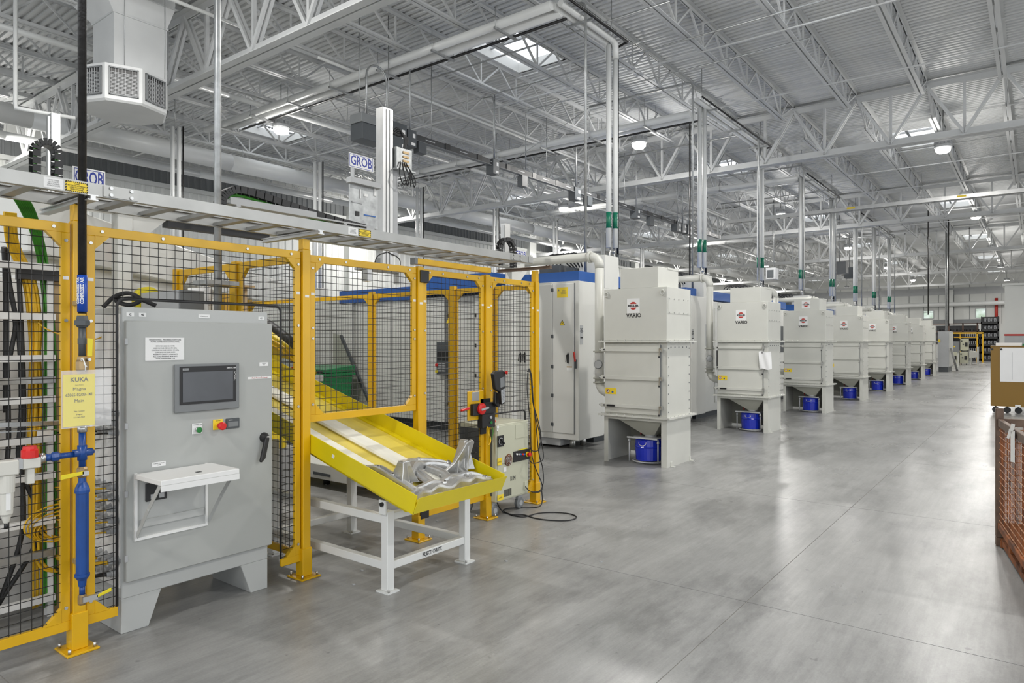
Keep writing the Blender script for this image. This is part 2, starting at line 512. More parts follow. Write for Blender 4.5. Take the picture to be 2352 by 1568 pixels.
# ------------------------------------------------------------------ joists (share meshes)
def mk_joist():
    j = thing('ceiling_joist', None, None, (JX[0], 0, 0), kind='structure'); x = JX[0]; L = 12.2
    b = MB()
    for s in (-1, 1):
        b.box(x + s * .012, x + s * .085, .06, L - .06, ZD - .012, ZD - .002); b.box(x + s * .012, x + s * .02, .06, L - .06, ZD - .075, ZD - .012)
    part('top_chord', b, 'roof_white', j)
    b = MB()
    for s in (-1, 1):
        b.box(x + s * .014, x + s * .078, 1.0, L - 1.0, 7.05, 7.062); b.box(x + s * .014, x + s * .024, 1.0, L - 1.0, 7.062, 7.12)
    part('bottom_chord', b, 'roof_white', j)
    b = MB(); n = 8; st = (L - 2.4) / n; zt, zb = ZD - .06, 7.09
    for i in range(n + 1):
        yb2 = 1.2 + st * i
        b.bar((x, yb2, zb), (x, yb2, zt), .028, .028)
        b.bar((x, yb2, zb), (x, yb2 - st / 2, zt), .035, .035); b.bar((x, yb2, zb), (x, yb2 + st / 2, zt), .035, .035)
    b.bar((x, 1.2, zb), (x, .1, zt), .035, .035); b.bar((x, L - 1.2, zb), (x, L - .1, zt), .035, .035)
    part('web', b, 'roof_white', j)
    return j
j0 = mk_joist(); first = True
for gy in GY + [GY[-1] - 12.2 * 7]:
    for x in JX:
        if x > 11 or gy < -7: continue
        if gy > 60: continue
        if first: j0.location = (x, gy, 0); first = False
        else:
            c = dup(j0, (0, 0, 0)); c.location = (x, gy, 0)
# ------------------------------------------------------------------ girders
def mk_girder():
    g = thing('ceiling_girder', None, None, (0, 0, 0), kind='structure')
    b = MB()
    for s in (-1, 1):
        b.box(X0, X1, s * .015, s * .125, ZD - .10, ZD - .085); b.box(X0, X1, s * .015, s * .03, ZD - .22, ZD - .10)
    part('top_chord', b, 'roof_white', g)
    b = MB()
    for s in (-1, 1):
        b.box(X0, X1, s * .015, s * .15, 6.235, 6.25); b.box(X0, X1, s * .015, s * .03, 6.25, 6.41)
    part('bottom_chord', b, 'roof_white', g)
    zt, zb = ZD - .16, 6.31
    D = MB()
    for s in (-1, 1): D.bar((0, s * .045, zb), (.7375, s * .045, zt), .05, .06)
    D2 = MB()
    for s in (-1, 1): D2.bar((0, s * .045, zb), (-.7375, s * .045, zt), .05, .06)
    V = MB().box(-.03, .03, -.03, .03, zb, zt)
    T = [q.mesh(nm, M['roof_white']) for q, nm in ((D, 'web_diagonal'), (D2, 'web_diagonal'), (V, 'web_post'))]
    for x in JX:
        xn = x + .7375
        if xn > X1 - .1: continue
        for me, nm in zip(T, ('web_diagonal', 'web_diagonal', 'web_post')):
            o = bpy.data.objects.new(nm, me); col.objects.link(o); o.parent = g; o.location = (xn, 0, 0)
    return g
g0 = mk_girder()
for i, gy in enumerate(GY):
    if i == 0: g0.location = (0, gy, 0)
    else:
        c = dup(g0, (0, 0, 0)); c.location = (0, gy, 0)
# bridging angles across the joists
for k, gy in enumerate(GY[:-1]):
    for q in ((2.9, 6.1, 9.3) if k < 4 else (6.1,)):
        o = part('ceiling_bridging', MB().box(X0, X1, gy + q - .018, gy + q + .018, 7.03, 7.055), 'roof_white'); o['kind'] = 'structure'
        o = part('ceiling_bridging', MB().box(X0, X1, gy + q - .018, gy + q + .018, 7.56, 7.58), 'roof_white'); o['kind'] = 'structure'
# ================================================================== LAMPS
def mk_lamp():
    t = thing('high_bay_lamp', 'round high bay lamp', 'lamp', (0, 0, 6.6), 'high bay lamps under the roof')
    part('housing', MB().lathe((0, 0, 6.62), (0, 0, 1), [(0, .17), (.03, .2), (.09, .2), (.12, .15), (.2, .12), (.24, .05)], 20), 'light_grey', t)
    f = MB()
    for k in range(10):
        a = k * math.pi / 5; f.bar((.09 * math.cos(a), .09 * math.sin(a), 6.77), (.21 * math.cos(a), .21 * math.sin(a), 6.77), .012, .09)
    part('fin', f, 'light_grey', t, kind='stuff')
    part('lens', MB().lathe((0, 0, 6.6), (0, 0, 1), [(-.10, .05), (-.085, .12), (-.04, .165), (.02, .172)], 20), 'lens', t)
    return t
lt = bpy.data.lights.new('high_bay_light', 'AREA'); lt.shape = 'DISK'; lt.size = .34; lt.energy = LAMP_POWER; lt.color = (1, .975, .93)
lu = bpy.data.lights.new('high_bay_glow', 'POINT'); lu.shadow_soft_size = .17; lu.energy = UPLIGHT_POWER; lu.color = (1, .975, .93)
HOOK = [MB().tube([(0, 0, .26), (0, 0, h_)], .01, 6).mesh('hook', M['galv']) for h_ in (1.07, .46)]
L0 = mk_lamp(); used = False
lamps = []
for k in range(6):
    lamps += [(-14.2, 9.5 + 12.2 * k), (-8.04, 3.6 + 12.2 * k), (-1.93, 8.8 + 12.2 * k), (-19.84, 5.4 + 12.2 * k), (4.2, 5.2 + 12.2 * k)]
lamps += [(-1.93, -3.4), (4.2, -7)]
def lamp_label(x, y):
    row = {-14.2: 'over the distant machine line', -8.04: 'above the machine cabinets', -1.93: 'above the open aisle', -19.84: 'along the outer wall', 4.2: 'beyond the aisle'}[x]
    n = ORD[int((y + 12) // 12.2)]
    return 'round high bay lamp %s, %s in its line' % (row, n)
for x, y in lamps:
    if not used: r = L0; used = True
    else: r = dup(L0, (0, 0, 0))
    r.location = (x, y, 6.6); r['label'] = lamp_label(x, y)
    lo = bpy.data.objects.new('high_bay_light', lt); col.objects.link(lo); lo.parent = r; lo.location = (0, 0, -.12)
    ro = bpy.data.objects.new('hook', HOOK[0]); col.objects.link(ro); ro.parent = r
    uo = bpy.data.objects.new('high_bay_glow', lu); col.objects.link(uo); uo.parent = r; uo.location = (0, 0, -.30)
# ================================================================== measuring helper: a pixel of the photo on a known plane
def onX(px, py, X):
    u = (px - 1176) / 1568; v = (783 - py) / 1568
    D = X / (-math.sin(YAW) + math.cos(YAW) * u)
    return (X, D * (math.cos(YAW) + math.sin(YAW) * u), EYE + D * v)
def onY(px, py, Y):
    u = (px - 1176) / 1568; v = (783 - py) / 1568
    D = Y / (math.cos(YAW) + math.sin(YAW) * u)
    return (D * (-math.sin(YAW) + math.cos(YAW) * u), Y, EYE + D * v)
# ================================================================== FENCE
FX = -3.95
def post(x, y, h, label, ext=0, base=.085, silver=False):
    t = thing('fence_post', label, 'fence post', (x, y, 0), 'yellow guard fence posts')
    part('post_tube', MB().box(x - .032, x + .032, y - .03, y + .03, .012, h), 'fence_yellow', t, .003)
    part('foot_sleeve', MB().box(x - .04, x + .04, y - .038, y + .038, .012, .2), 'fence_yellow', t, .004)
    part('base_plate', MB().box(x - base, x + base, y - base * .9, y + base * .9, 0, .012), 'fence_yellow', t, .003)
    for sx in (-1, 1):
        for sy in (-1, 1):
            part('anchor_bolt', MB().cyl((x + sx * base * .75, y + sy * base * .68, .012), (x + sx * base * .75, y + sy * base * .68, .035), .008, 8), 'steel', t)
    if abs(x - FX) < .01: part('small_tag', MB().box(x + .032, x + .0333, y - .016, y + .016, 1.895, 1.912), 'label_white', t)
    if ext: part('post_extension', MB().box(x - .028, x + .028, y - .026, y + .026, h, ext), 'fence_yellow', t, .003)
    return t
def panel(a, b, z0, z1, label, cat='fence panel', group='wire mesh guard fence panels', cut=None, th=.026, pw=.042, bolts=True, pitch=.0475, name='mesh_fence', extra=None, back=False):
    """a, b: ground points (x, y); cut: (s0, s1, zc) notch from the bottom up to zc"""
    A = Vector((a[0], a[1], 0)); B = Vector((b[0], b[1], 0)); L = (B - A).length; ax = (B - A).normalized(); up = Vector((0, 0, 1)); nr = ax.cross(up)
    def bx(s0, s1, za, zb, d=th, off=0):
        p = [A + ax * s0 + nr * (-d / 2 + off), A + ax * s1 + nr * (-d / 2 + off), A + ax * s1 + nr * (d / 2 + off), A + ax * s0 + nr * (d / 2 + off)]
        m = MB(); vs = [q + up * za for q in p] + [q + up * zb for q in p]
        return m.add(vs, [(0, 3, 2, 1), (4, 5, 6, 7), (0, 1, 5, 4), (1, 2, 6, 5), (2, 3, 7, 6), (3, 0, 4, 7)])
    t = thing(name, label, cat, ((a[0] + b[0]) / 2, (a[1] + b[1]) / 2, z0), group)
    part('top_rail', bx(0, L, z1 - .05, z1), 'fence_yellow', t, .002)
    for s0 in (0, L - pw): part('stile', bx(s0, s0 + pw, z0 + .05, z1 - .05), 'fence_yellow', t, .002)
    if cut:
        part('bottom_rail', bx(0, cut[0], z0, z0 + .05), 'fence_yellow', t, .002)
        part('bottom_rail', bx(cut[1], L, z0, z0 + .05), 'fence_yellow', t, .002)
    else: part('bottom_rail', bx(0, L, z0, z0 + .05), 'fence_yellow', t, .002)
    for s, ds, z, dz in ((pw, 1, z1 - .05, -1), (L - pw, -1, z1 - .05, -1), (pw, 1, z0 + .05, 1), (L - pw, -1, z0 + .05, 1)):
        q = [A + ax * s + up * z + nr * (th / 2), A + ax * (s + ds * .07) + up * z + nr * (th / 2), A + ax * s + up * (z + dz * .07) + nr * (th / 2)]
        q = [p + nr * .002 for p in q]
        part('corner_gusset', MB().poly(q, nr * -(th + .004)), 'fence_yellow', t)
    m = MB(); n1 = int((L - 2 * pw) / pitch); n2 = int((z1 - z0 - .1) / pitch); r = .0021 if not back else .0019
    for i in range(n1 + 1):
        s = pw + i * pitch; zlo = z0 + .05
        if cut and cut[0] < s < cut[1]: zlo = cut[2]
        m.wire(A + ax * s + up * zlo, A + ax * s + up * (z1 - .05), r, nr)
    for j in range(n2 + 1):
        z = z0 + .06 + j * pitch
        segs = [(pw, L - pw)]
        if cut and z < cut[2]: segs = [(pw, cut[0]), (cut[1], L - pw)]
        for s0, s1 in segs:
            if s1 - s0 > .01: m.wire(A + ax * s0 + up * z + nr * .004, A + ax * s1 + up * z + nr * .004, r, nr)
    part('wire_mesh', m, 'wire_black', t, kind='stuff')
    if cut:
        c0, c1, zc = cut; rr = .0075
        pts = [A + ax * c0 + up * (z0 + .05)] + [A + ax * c0 + up * (zc - .04)] + [A + ax * (c0 + .04 - .04 * math.cos(k * math.pi / 8)) + up * (zc - .04 + .04 * math.sin(k * math.pi / 8)) for k in range(1, 5)]
        pts += [A + ax * (c1 - .04 + .04 * math.sin(k * math.pi / 8)) + up * (zc - .04 + .04 * math.cos(k * math.pi / 8)) for k in range(0, 5)] + [A + ax * c1 + up * (z0 + .05)]
        part('edge_trim', MB().tube(pts, rr, 8), 'rubber', t)
    if bolts:
        m = MB(); side = nr if not back else -nr
        P = [(.02, z1 - .09), (.02, z1 - .5), (.02, (z0 + z1) / 2), (.02, z0 + .12)]
        P = [(s, z) for s, z in P] + [(L - s, z) for s, z in P] + [(L * .3, z1 - .025), (L * .7, z1 - .025), (.075, z1 - .025), (L - .075, z1 - .025)]
        if (b[1] - a[1]) > 0:
            for s in (.02, L - .02): part('small_tag', MB().box(FX + th / 2, FX + th / 2 + .0012, a[1] + s - .014, a[1] + s + .014, 1.915, 1.932), 'label_white', t)
        for s, z in P:
            c = A + ax * s + up * z
            bo = MB().cyl(c + side * (th / 2), c + side * (th / 2 + .006), .0085, 10)
            part('bolt', bo, 'steel', t)
    return t
post(FX, 1.437, 2.22, 'yellow fence post behind the compressed air pipe', 2.305)
post(FX, 2.822, 2.22, 'yellow fence post between grey cabinet and reject chute', 2.29)
post(FX, 3.905, 2.20, 'yellow fence post with black hinges beyond the reject chute')
post(FX, 4.755, 2.20, 'yellow fence post carrying the red interlock handle')
post(FX, 5.52, 2.19, 'last yellow front fence post beside robot controller', 2.30)
panel((FX, .1), (FX, 1.40), .115, 2.205, 'yellow framed mesh panel before the vertical cable ladder')
panel((FX, 1.475), (FX, 2.785), .115, 2.205, 'yellow mesh panel notched around the tall grey control cabinet', cut=(.155, 1.165, 1.83))
panel((FX, 2.862), (FX, 3.868), 1.045, 2.19, 'short yellow mesh panel above the sloping yellow chute')
g = panel((FX, 3.945), (FX, 4.715), .17, 2.185, 'yellow mesh gate hinged behind the end of the chute', 'gate', 'wire mesh guard fence panels', name='mesh_gate')
for z in (2.07, .17):
    part('hinge', MB().box(FX + .02, FX + .045, 3.89, 3.985, z, z + .1), 'black', g, .004)
part('header_bar', MB().box(FX - .02, FX + .035, 3.86, 4.79, 2.215, 2.262), 'fence_yellow', g, .003)
part('end_cap', MB().box(FX - .022, FX + .037, 3.835, 3.862, 2.213, 2.264), 'mid_grey', g)
panel((FX, 4.795), (FX, 5.485), .115, 2.185, 'yellow mesh panel notched above the cream robot controller', cut=(.0425, .56, .93))
# partition from the second post into the cell
post(-4.80, 2.83, 2.2, 'yellow partition post behind the galvanised conduit')
post(-5.70, 2.83, 2.2, 'yellow partition post beside the grey junction box')
panel((-3.99, 2.83), (-4.76, 2.83), .115, 2.19, 'yellow mesh partition joined to post beside reject chute', back=True, bolts=False)
panel((-4.84, 2.83), (-5.66, 2.83), .115, 2.19, 'yellow mesh partition deeper inside the robot cell', back=True, bolts=False)
# back fence of the cell
bx_ = [-3.95, -4.53, -5.08, -6.42, -7.75, -9.1]
nm = ['beside the last front post', 'before the white cabinet doors', 'before the black key panel', 'behind the green bin', 'at the far corner of the cell']
for i, x in enumerate(bx_[1:]): post(x, 5.56, 2.2, 'yellow back fence post ' + nm[i])
nm2 = ['narrow yellow back fence panel beside the robot controller', 'narrow yellow back fence panel with two black handles behind', 'wide yellow back fence panel before the key panel', 'wide yellow back fence panel behind the green bin', 'wide yellow back fence panel at the far corner of the cell']
for i in range(5):
    panel((bx_[i] - .04, 5.56), (bx_[i + 1] + .04, 5.56), .115, 2.17, nm2[i], bolts=False, pw=.026, back=True)
for x in bx_[1:4]:
    pass
# ================================================================== CONTROL CABINET
cb = thing('control_cabinet', 'tall light grey control cabinet with touch screen set into the yellow fence', 'cabinet', (-4.15, 2.1, 0))
part('body', MB().box(-4.42, -3.955, 1.655, 2.548, .19, 1.787), 'cabinet_side', cb, .004)
dr = part('door', MB().box(-3.955, -3.918, 1.664, 2.557, .285, 1.712), 'cabinet_grey', cb, .005)
for y in (1.655, 2.37):
    a, c = (0, .145) if y < 2 else (.07, 0)
    if y < 2: q = [(1.655, 0), (1.80, 0), (1.87, .19), (1.655, .19)]
    else: q = [(2.43, 0), (2.548, 0), (2.548, .19), (2.36, .19)]
    part('plinth_foot', MB().poly([(-3.957, p, z) for p, z in q], (-.46, 0, 0)), 'cabinet_side', cb, .003)
for z in (.40, .75, 1.12, 1.58): part('door_hinge', MB().box(-3.93, -3.912, 1.656, 1.672, z, z + .035), 'light_grey', dr, .002)
X = -3.918
part('data_plate', MB().box(X, X + .004, 1.763, 1.98, 1.491, 1.619).v and MB().box(X, X + .004, 1.763, 1.98, 1.491, 1.619), 'label_white', dr)
tx = MB()
for i, s in enumerate(['MAGNA HOWELL - MACHINING NORTH LINE', 'POWER DISTRIBUTION/CONTROL PANEL', '', 'DWG NO: 65065-02-141-MA', 'LINE VOLTAGE: 480VAC 3PH 60Hz', 'CONTROL VOLTAGE: 120VAC 1PH 60Hz', 'CONTROL VOLTAGE: 24VDC', 'INTERRUPT CAPACITY: 65,000 AMPS', 'FULL LOAD AMPERAGE: 40.00 AMPS', 'TOTAL HORSEPOWER: 5 HP']):
    if s: tx.text(s, .0105, (X + .0045, 1.872, 1.607 - i * .0118), '+X', ex=.0002, sx=.82)
part('plate_lettering', tx, 'ink', dr)
hm = part('touch_screen', MB().box(X, X + .02, 1.92, 2.316, 1.187, 1.466), 'mid_grey', dr, .004)
part('bezel', MB().box(X + .02, X + .022, 1.945, 2.292, 1.232, 1.452), 'black', hm)
part('display', MB().box(X + .022, X + .0235, 1.962, 2.272, 1.247, 1.42), 'screen', hm)
part('touch_lettering', MB().text('TOUCH', .016, (X + .024, 2.283, 1.385), '+Xup', ex=.0002).text('SIMATIC HMI', .011, (X + .024, 2.262, 1.437), '+X', ex=.0002, bold=.0002), 'ink_white', hm)
part('maker_plate', MB().box(X + .022, X + .0235, 1.962, 1.997, 1.431, 1.442), 'light_grey', hm)
part('maker_lettering', MB().text('SIEMENS', .0085, (X + .0238, 1.9795, 1.4365), '+X', ex=.0002), 'ink', hm)
def button(y, z, plate, knob, rk, dk):
    b = part('button_plate', MB().box(X, X + .006, y - .031, y + .031, z - .031, z + .031), plate, dr, .002)
    part('button_collar', MB().cyl((X + .006, y, z - .006), (X + .018, y, z - .006), rk * .85, 16), 'chrome' if plate == 'label_white' else 'label_yellow', b)
    part('button_head', MB().lathe((X + .018, y, z - .006), (1, 0, 0), [(0, rk * .6), (dk * .4, rk * .7), (dk * .55, rk), (dk * .9, rk), (dk, rk * .75)], 18), knob, b)
    return b
b = button(2.058, 1.085, 'label_white', 'button_green', .017, .014)
part('plate_lettering', MB().text('CONTROL ON', .008, (X + .0065, 2.058, 1.108), '+X', ex=.0002), 'ink', b)
b = button(2.186, 1.097, 'label_yellow', 'red', .024, .045)
part('plate_lettering', MB().text('E-STOP', .009, (X + .0065, 2.186, 1.12), '+X', ex=.0002), 'ink', b)
b = part('indicator_panel', MB().box(X, X + .012, 2.236, 2.322, 1.065, 1.127), 'dark_grey', dr, .002)
part('indicator_window', MB().box(X + .012, X + .0135, 2.246, 2.312, 1.077, 1.106), 'mid_grey', b)
part('indicator_lettering', MB().text('SIEMENS', .007, (X + .0135, 2.262, 1.117), '+X', ex=.0002), 'ink_white', b)
h = part('door_lock', MB().lathe((X, 2.497, .985), (1, 0, 0), [(0, .032), (.012, .03), (.03, .022), (.035, .02)], 20), 'black', dr)
part('lock_cylinder', MB().cyl((X + .03, 2.505, .985), (X + .04, 2.505, .985), .012, 14), 'steel', h)
part('lever', MB().poly([(X + .022, 2.484, .99), (X + .022, 2.512, .985), (X + .022, 2.484, .858), (X + .022, 2.455, .832), (X + .022, 2.447, .84)], (.022, 0, 0)), 'black', h, .004)
for (y, z, wd, hh, s, ink) in [(2.495, 1.452, .062, .024, 'DOOR\nMCP', 'ink'), (1.837, .908, .075, .026, '120VAC OUTLET\n5 AMP', 'ink'), (2.12, 1.748, .07, .022, '65065-02-141', 'ink')]:
    xx = X if z < 1.72 else -3.955
    p = part('name_plate', MB().box(xx, xx + .003, y - wd / 2, y + wd / 2, z - hh / 2, z + hh / 2), 'label_white', cb if z > 1.72 else dr)
    part('plate_lettering', MB().text(s, .008, (xx + .0034, y, z), '+X', ex=.0002), ink, p)
p = part('name_plate', MB().box(X, X + .002, 2.385, 2.548, 1.36, 1.374), 'label_white', dr)
part('plate_lettering', MB().text('Push Power To Reset', .0125, (X + .0024, 2.466, 1.367), '+X', ex=.0002), 'ink_red', p)
for y, s in ((1.70, 'C'), (1.765, '40'), (2.50, '41')):
    p = part('small_tag', MB().box(-3.955, -3.953, y - .02, y + .02, 1.735, 1.757), 'label_white', cb)
    part('tag_lettering', MB().text(s, .016, (-3.9527, y, 1.746), '+X', ex=.0002, bold=.0006), 'ink', p)
# fold-down shelf
sh = part('service_recess', MB().box(-3.918, -3.906, 1.702, 1.718, .505, .875).box(-3.918, -3.906, 2.105, 2.118, .505, .875).box(-3.918, -3.906, 1.718, 2.105, .505, .52), 'label_white', dr)
part('recess_back', MB().box(-3.918, -3.9165, 1.718, 2.105, .52, .87), 'cabinet_side', sh)
part('recess_ledge', MB().box(-3.9165, -3.90, 1.735, 2.09, .575, .615), 'cabinet_side', sh)
part('outlet_plate', MB().box(-3.9165, -3.903, 1.762, 1.877, .71, .81), 'black', sh, .003)
o = MB()
for y, z in ((1.845, .785), (1.845, .735), (1.80, .735)): o.box(-3.903, -3.899, y - .014, y + .014, z - .013, z + .013)
part('outlet', o, 'light_grey', sh)
fs = part('fold_shelf', MB().box(-3.905, -3.60, 1.700, 2.140, .846, .874), 'label_white', dr, .003, label='white fold-down shelf')
part('finger_slot', MB().box(-3.70, -3.672, 1.93, 1.96, .874, .8752), 'black', fs)
part('shelf_lip', MB().box(-3.606, -3.60, 1.700, 2.140, .815, .846), 'label_white', fs)
for y in (1.712, 2.122):
    part('shelf_arm', MB().bar((-3.905, y, .53), (-3.77, y, .695), .004, .026).bar((-3.77, y, .695), (-3.635, y, .845), .004, .026).cyl((-3.77, y - .006, .695), (-3.77, y + .008, .695), .008, 8), 'cabinet_side', fs)
# connectors on the left flank (facing -Y)
part('connector_panel', MB().box(-4.40, -3.965, 1.650, 1.655, .25, 1.75), 'label_white', cb)
rows = [(1.205, 5), (1.15, 4), (1.10, 4), (.80, 5), (.74, 6), (.68, 6), (.62, 6), (.56, 6), (.40, 5), (.33, 5)]
sk = random.Random(3)
for r_, (z, n) in enumerate(rows):
    for i in range(n):
        x = -3.99 - .07 * i - (.02 if r_ % 2 else 0); big = z < .5
        rr = .022 if big else .016
        c = part('connector', MB().lathe((x, 1.655, z), (0, -1, 0), [(0, rr * 1.3), (.008, rr * 1.3), (.009, rr), (.035, rr), (.036, rr * .7), (.055, rr * .7)], 10), 'light_grey', cb)
        if r_ in (3, 4, 5, 6, 7, 1, 2, 9, 8) and i % 2 == 0:
            dx = -.35 - sk.random() * .2
            m_ = 'cable_orange' if r_ in (3, 4, 5, 6, 7) and False else ('black' if r_ in (1, 2, 9) else 'cable_yellow')
            ct = MB().tube(smooth([(x, 1.60, z), (x - .04, 1.555, z - .004), (x - .15, 1.54, z - .03 - .02 * sk.random()), (x + dx, 1.56, z - .09)], 4), .0045 if not big else .010, 6)
            part('lead', ct, m_, c)
# control cabinet top cable
single('cable_coil', MB().tube(smooth([(-4.35, 1.72, 1.80), (-4.3, 1.76, 1.86), (-4.2, 1.80, 1.88), (-4.15, 1.84, 1.84), (-4.2, 1.80, 1.81), (-4.3, 1.77, 1.84), (-4.2, 1.84, 1.85), (-4.15, 1.93, 1.81)], 6), .013, 8), 'rubber', 'black coiled cable lying on top of the grey control cabinet', 'cable')
# ================================================================== COMPRESSED AIR PIPE in front of the first post
AX, AY = -3.82, 1.412
k_ = lambda y: 1.6 - (y - 783) * .002198
ap = thing('air_pipe', 'vertical compressed air pipe, black above and blue below, before first fence post', 'pipe', (AX, AY, .25))
part('upper_pipe', MB().cyl((AX, AY, k_(720)), (AX, AY, 7.6), .0195, 16), 'pipe_black', ap)
part('roof_hanger', MB().box(AX - .05, AX + .05, AY - .01, AY + .01, 7.02, 7.05), 'galv', ap)
lb = part('air_label', MB().cyl((AX, AY, k_(716)), (AX, AY, k_(632)), .0225, 20), 'label_blue', ap)
Rv = Vector((-.609, .793, 0)).normalized(); 
vR = Vector((.793, .609, 0)); vU = Vector((0, 0, 1)); vN = Vector((.609, -.793, 0))
# lettering set on the front of the pipe, reading upward, along its outer side
lt_ = MB()
for off, nrm in ((-.011, Vector((.35, -.937, 0))), (.011, Vector((.937, .35 - .70, 0)).normalized())):
    c = Vector((AX, AY, k_(668))) + nrm * .0232
    up_ = Vector((0, 0, 1)); Rr = up_; Uu = nrm.cross(up_) * 1.0
    lt_.text('COMPRESSED AIR', .021, c, (Rr, Uu, nrm), ex=.0003, bold=.0006, sx=.80)
part('label_lettering', lt_, 'ink_white', lb)
part('union_nut', MB().lathe((AX, AY, k_(752)), (0, 0, 1), [(0, .022), (.01, .03), (.012, .036), (.035, .036), (.036, .030), (.06, .024)], 8), 'dark_grey', ap)
part('nipple', MB().cyl((AX, AY, k_(818)), (AX, AY, k_(750)), .0165, 12).lathe((AX, AY, k_(790)), (0, 0, 1), [(0, .02), (.03, .02)], 12), 'dark_grey', ap)
vb = part('ball_valve', MB().lathe((AX, AY, k_(862)), (0, 0, 1), [(0, .022), (.02, .024), (.03, .03), (.07, .03), (.08, .024), (.095, .022)], 8), 'brass', ap)
part('valve_handle', MB().poly([(AX + .035, AY + .01, k_(818)), (AX + .035, AY + .032, k_(818)), (AX + .035, AY + .036, k_(778)), (AX + .035, AY + .01, k_(776))], (.004, 0, 0)), 'valve_yellow', vb, .002)
part('valve_stem', MB().cyl((AX + .02, AY + .018, k_(825)), (AX + .045, AY + .018, k_(825)), .008, 8), 'steel', vb)
part('middle_pipe', MB().cyl((AX, AY, k_(990)), (AX, AY, k_(860)), .017, 12), 'pipe_black', ap)
part('coupling', MB().cyl((AX, AY, k_(992)), (AX, AY, k_(976)), .022, 12), 'steel', ap)
part('blue_pipe', MB().cyl((AX, AY, k_(1072)), (AX, AY, k_(990)), .0155, 14), 'pipe_blue', ap)
cr = part('cross_fitting', MB().cyl((AX, AY, k_(1056)), (AX, AY, k_(1022)), .022, 14).cyl((AX, AY - .04, k_(1039)), (AX, AY + .045, k_(1039)), .019, 14).cyl((AX, AY + .045, k_(1039)), (AX, AY + .055, k_(1039)), .010, 8), 'pipe_blue', ap)
part('branch_pipe', MB().cyl((AX, AY - .04, k_(1041)), (AX, AY - .12, k_(1041)), .0145, 12).lathe((AX, AY - .10, k_(1041)), (0, -1, 0), [(0, .017), (.01, .024), (.03, .024), (.04, .017)], 8).cyl((AX, AY - .14, k_(1041)), (AX, AY - .165, k_(1041)), .018, 8), 'pipe_blue', ap)
vb = part('ball_valve', MB().lathe((AX, AY, k_(1096)), (0, 0, 1), [(0, .018), (.01, .026), (.045, .026), (.055, .018)], 8), 'brass', ap)
part('valve_handle', MB().poly([(AX + .034, AY - .005, k_(1079)), (AX + .034, AY - .005, k_(1087)), (AX + .034, AY - .108, k_(1093)), (AX + .034, AY - .108, k_(1082))], (.004, 0, 0)), 'valve_yellow', vb, .002)
part('valve_stem', MB().box(AX + .02, AX + .038, AY - .012, AY + .018, k_(1090), k_(1080)), 'steel', vb)
part('receiver_pipe', MB().lathe((AX, AY, k_(1345)), (0, 0, 1), [(0, .017), (.03, .020), (.05, .034), (.063, .034), (.064, .0285), (.47, .0285), (.471, .034), (.485, .034), (.50, .030), (.525, .018), (.56, .016)], 20), 'pipe_blue', ap, label='thick blue drop leg')
part('lower_pipe', MB().cyl((AX, AY, k_(1366)), (AX, AY, k_(1343)), .0135, 12), 'pipe_blue', ap)
vb = part('ball_valve', MB().lathe((AX, AY, k_(1388)), (0, 0, 1), [(0, .016), (.01, .021), (.045, .021), (.052, .015)], 8), 'brass', ap)
part('valve_handle', MB().poly([(AX + .03, AY + .055, k_(1370)), (AX + .03, AY + .055, k_(1377)), (AX + .03, AY + .125, k_(1370)), (AX + .03, AY + .125, k_(1361))], (.004, 0, 0)), 'valve_yellow', vb, .002)
part('valve_stem', MB().box(AX + .018, AX + .034, AY - .008, AY + .06, k_(1380), k_(1368)), 'steel', vb)
part('pipe_clamp', MB().box(FX + .03, AX, AY - .01, AY + .01, k_(1300), k_(1290)).box(FX + .03, AX, AY - .01, AY + .01, k_(700), k_(690)), 'steel', ap)
# filter regulator on the branch
FY = AY - .165
fr = thing('air_filter_regulator', 'pale grey air filter with red shut-off knob on the blue branch pipe', 'air filter', (AX, FY - .1, .95))
z0 = k_(1041)
part('inlet_nut', MB().cyl((AX, FY, z0), (AX, FY - .022, z0), .024, 6), 'steel', fr)
v1 = part('shutoff_body', MB().box(AX - .028, AX + .028, FY - .10, FY - .022, z0 - .04, z0 + .01).box(AX - .018, AX + .018, FY - .078, FY - .045, z0 - .115, z0 - .04), 'frl_grey', fr, .004)
part('shutoff_knob', MB().lathe((AX, FY - .061, z0 + .01), (0, 0, 1), [(0, .036), (.035, .036), (.042, .030), (.055, .028)], 12), 'red', v1, label='red rotary knob')
v1 = part('filter_head', MB().box(AX - .034, AX + .034, FY - .20, FY - .112, z0 - .06, z0 + .01), 'frl_grey', fr, .006)
part('filter_bowl', MB().lathe((AX, FY - .156, z0 - .06), (0, 0, -1), [(0, .036), (.08, .034), (.082, .030), (.18, .027), (.19, .02), (.22, .012), (.225, .008)], 18), 'frl_grey', v1)
part('sight_glass', MB().box(AX + .024, AX + .031, FY - .165, FY - .147, z0 - .22, z0 - .12), 'label_white', v1)
part('joint_clip', MB().box(AX - .03, AX + .03, FY - .114, FY - .098, z0 - .035, z0 + .012).box(AX - .03, AX + .03, FY - .215, FY - .198, z0 - .035, z0 + .012), 'light_grey', fr)
part('regulator_body', MB().box(AX - .034, AX + .034, FY - .30, FY - .215, z0 - .06, z0 + .01), 'frl_grey', fr, .006)
part('drain_tip', MB().cyl((AX, FY - .156, z0 - .285), (AX, FY - .156, z0 - .31), .009, 8), 'black', fr)
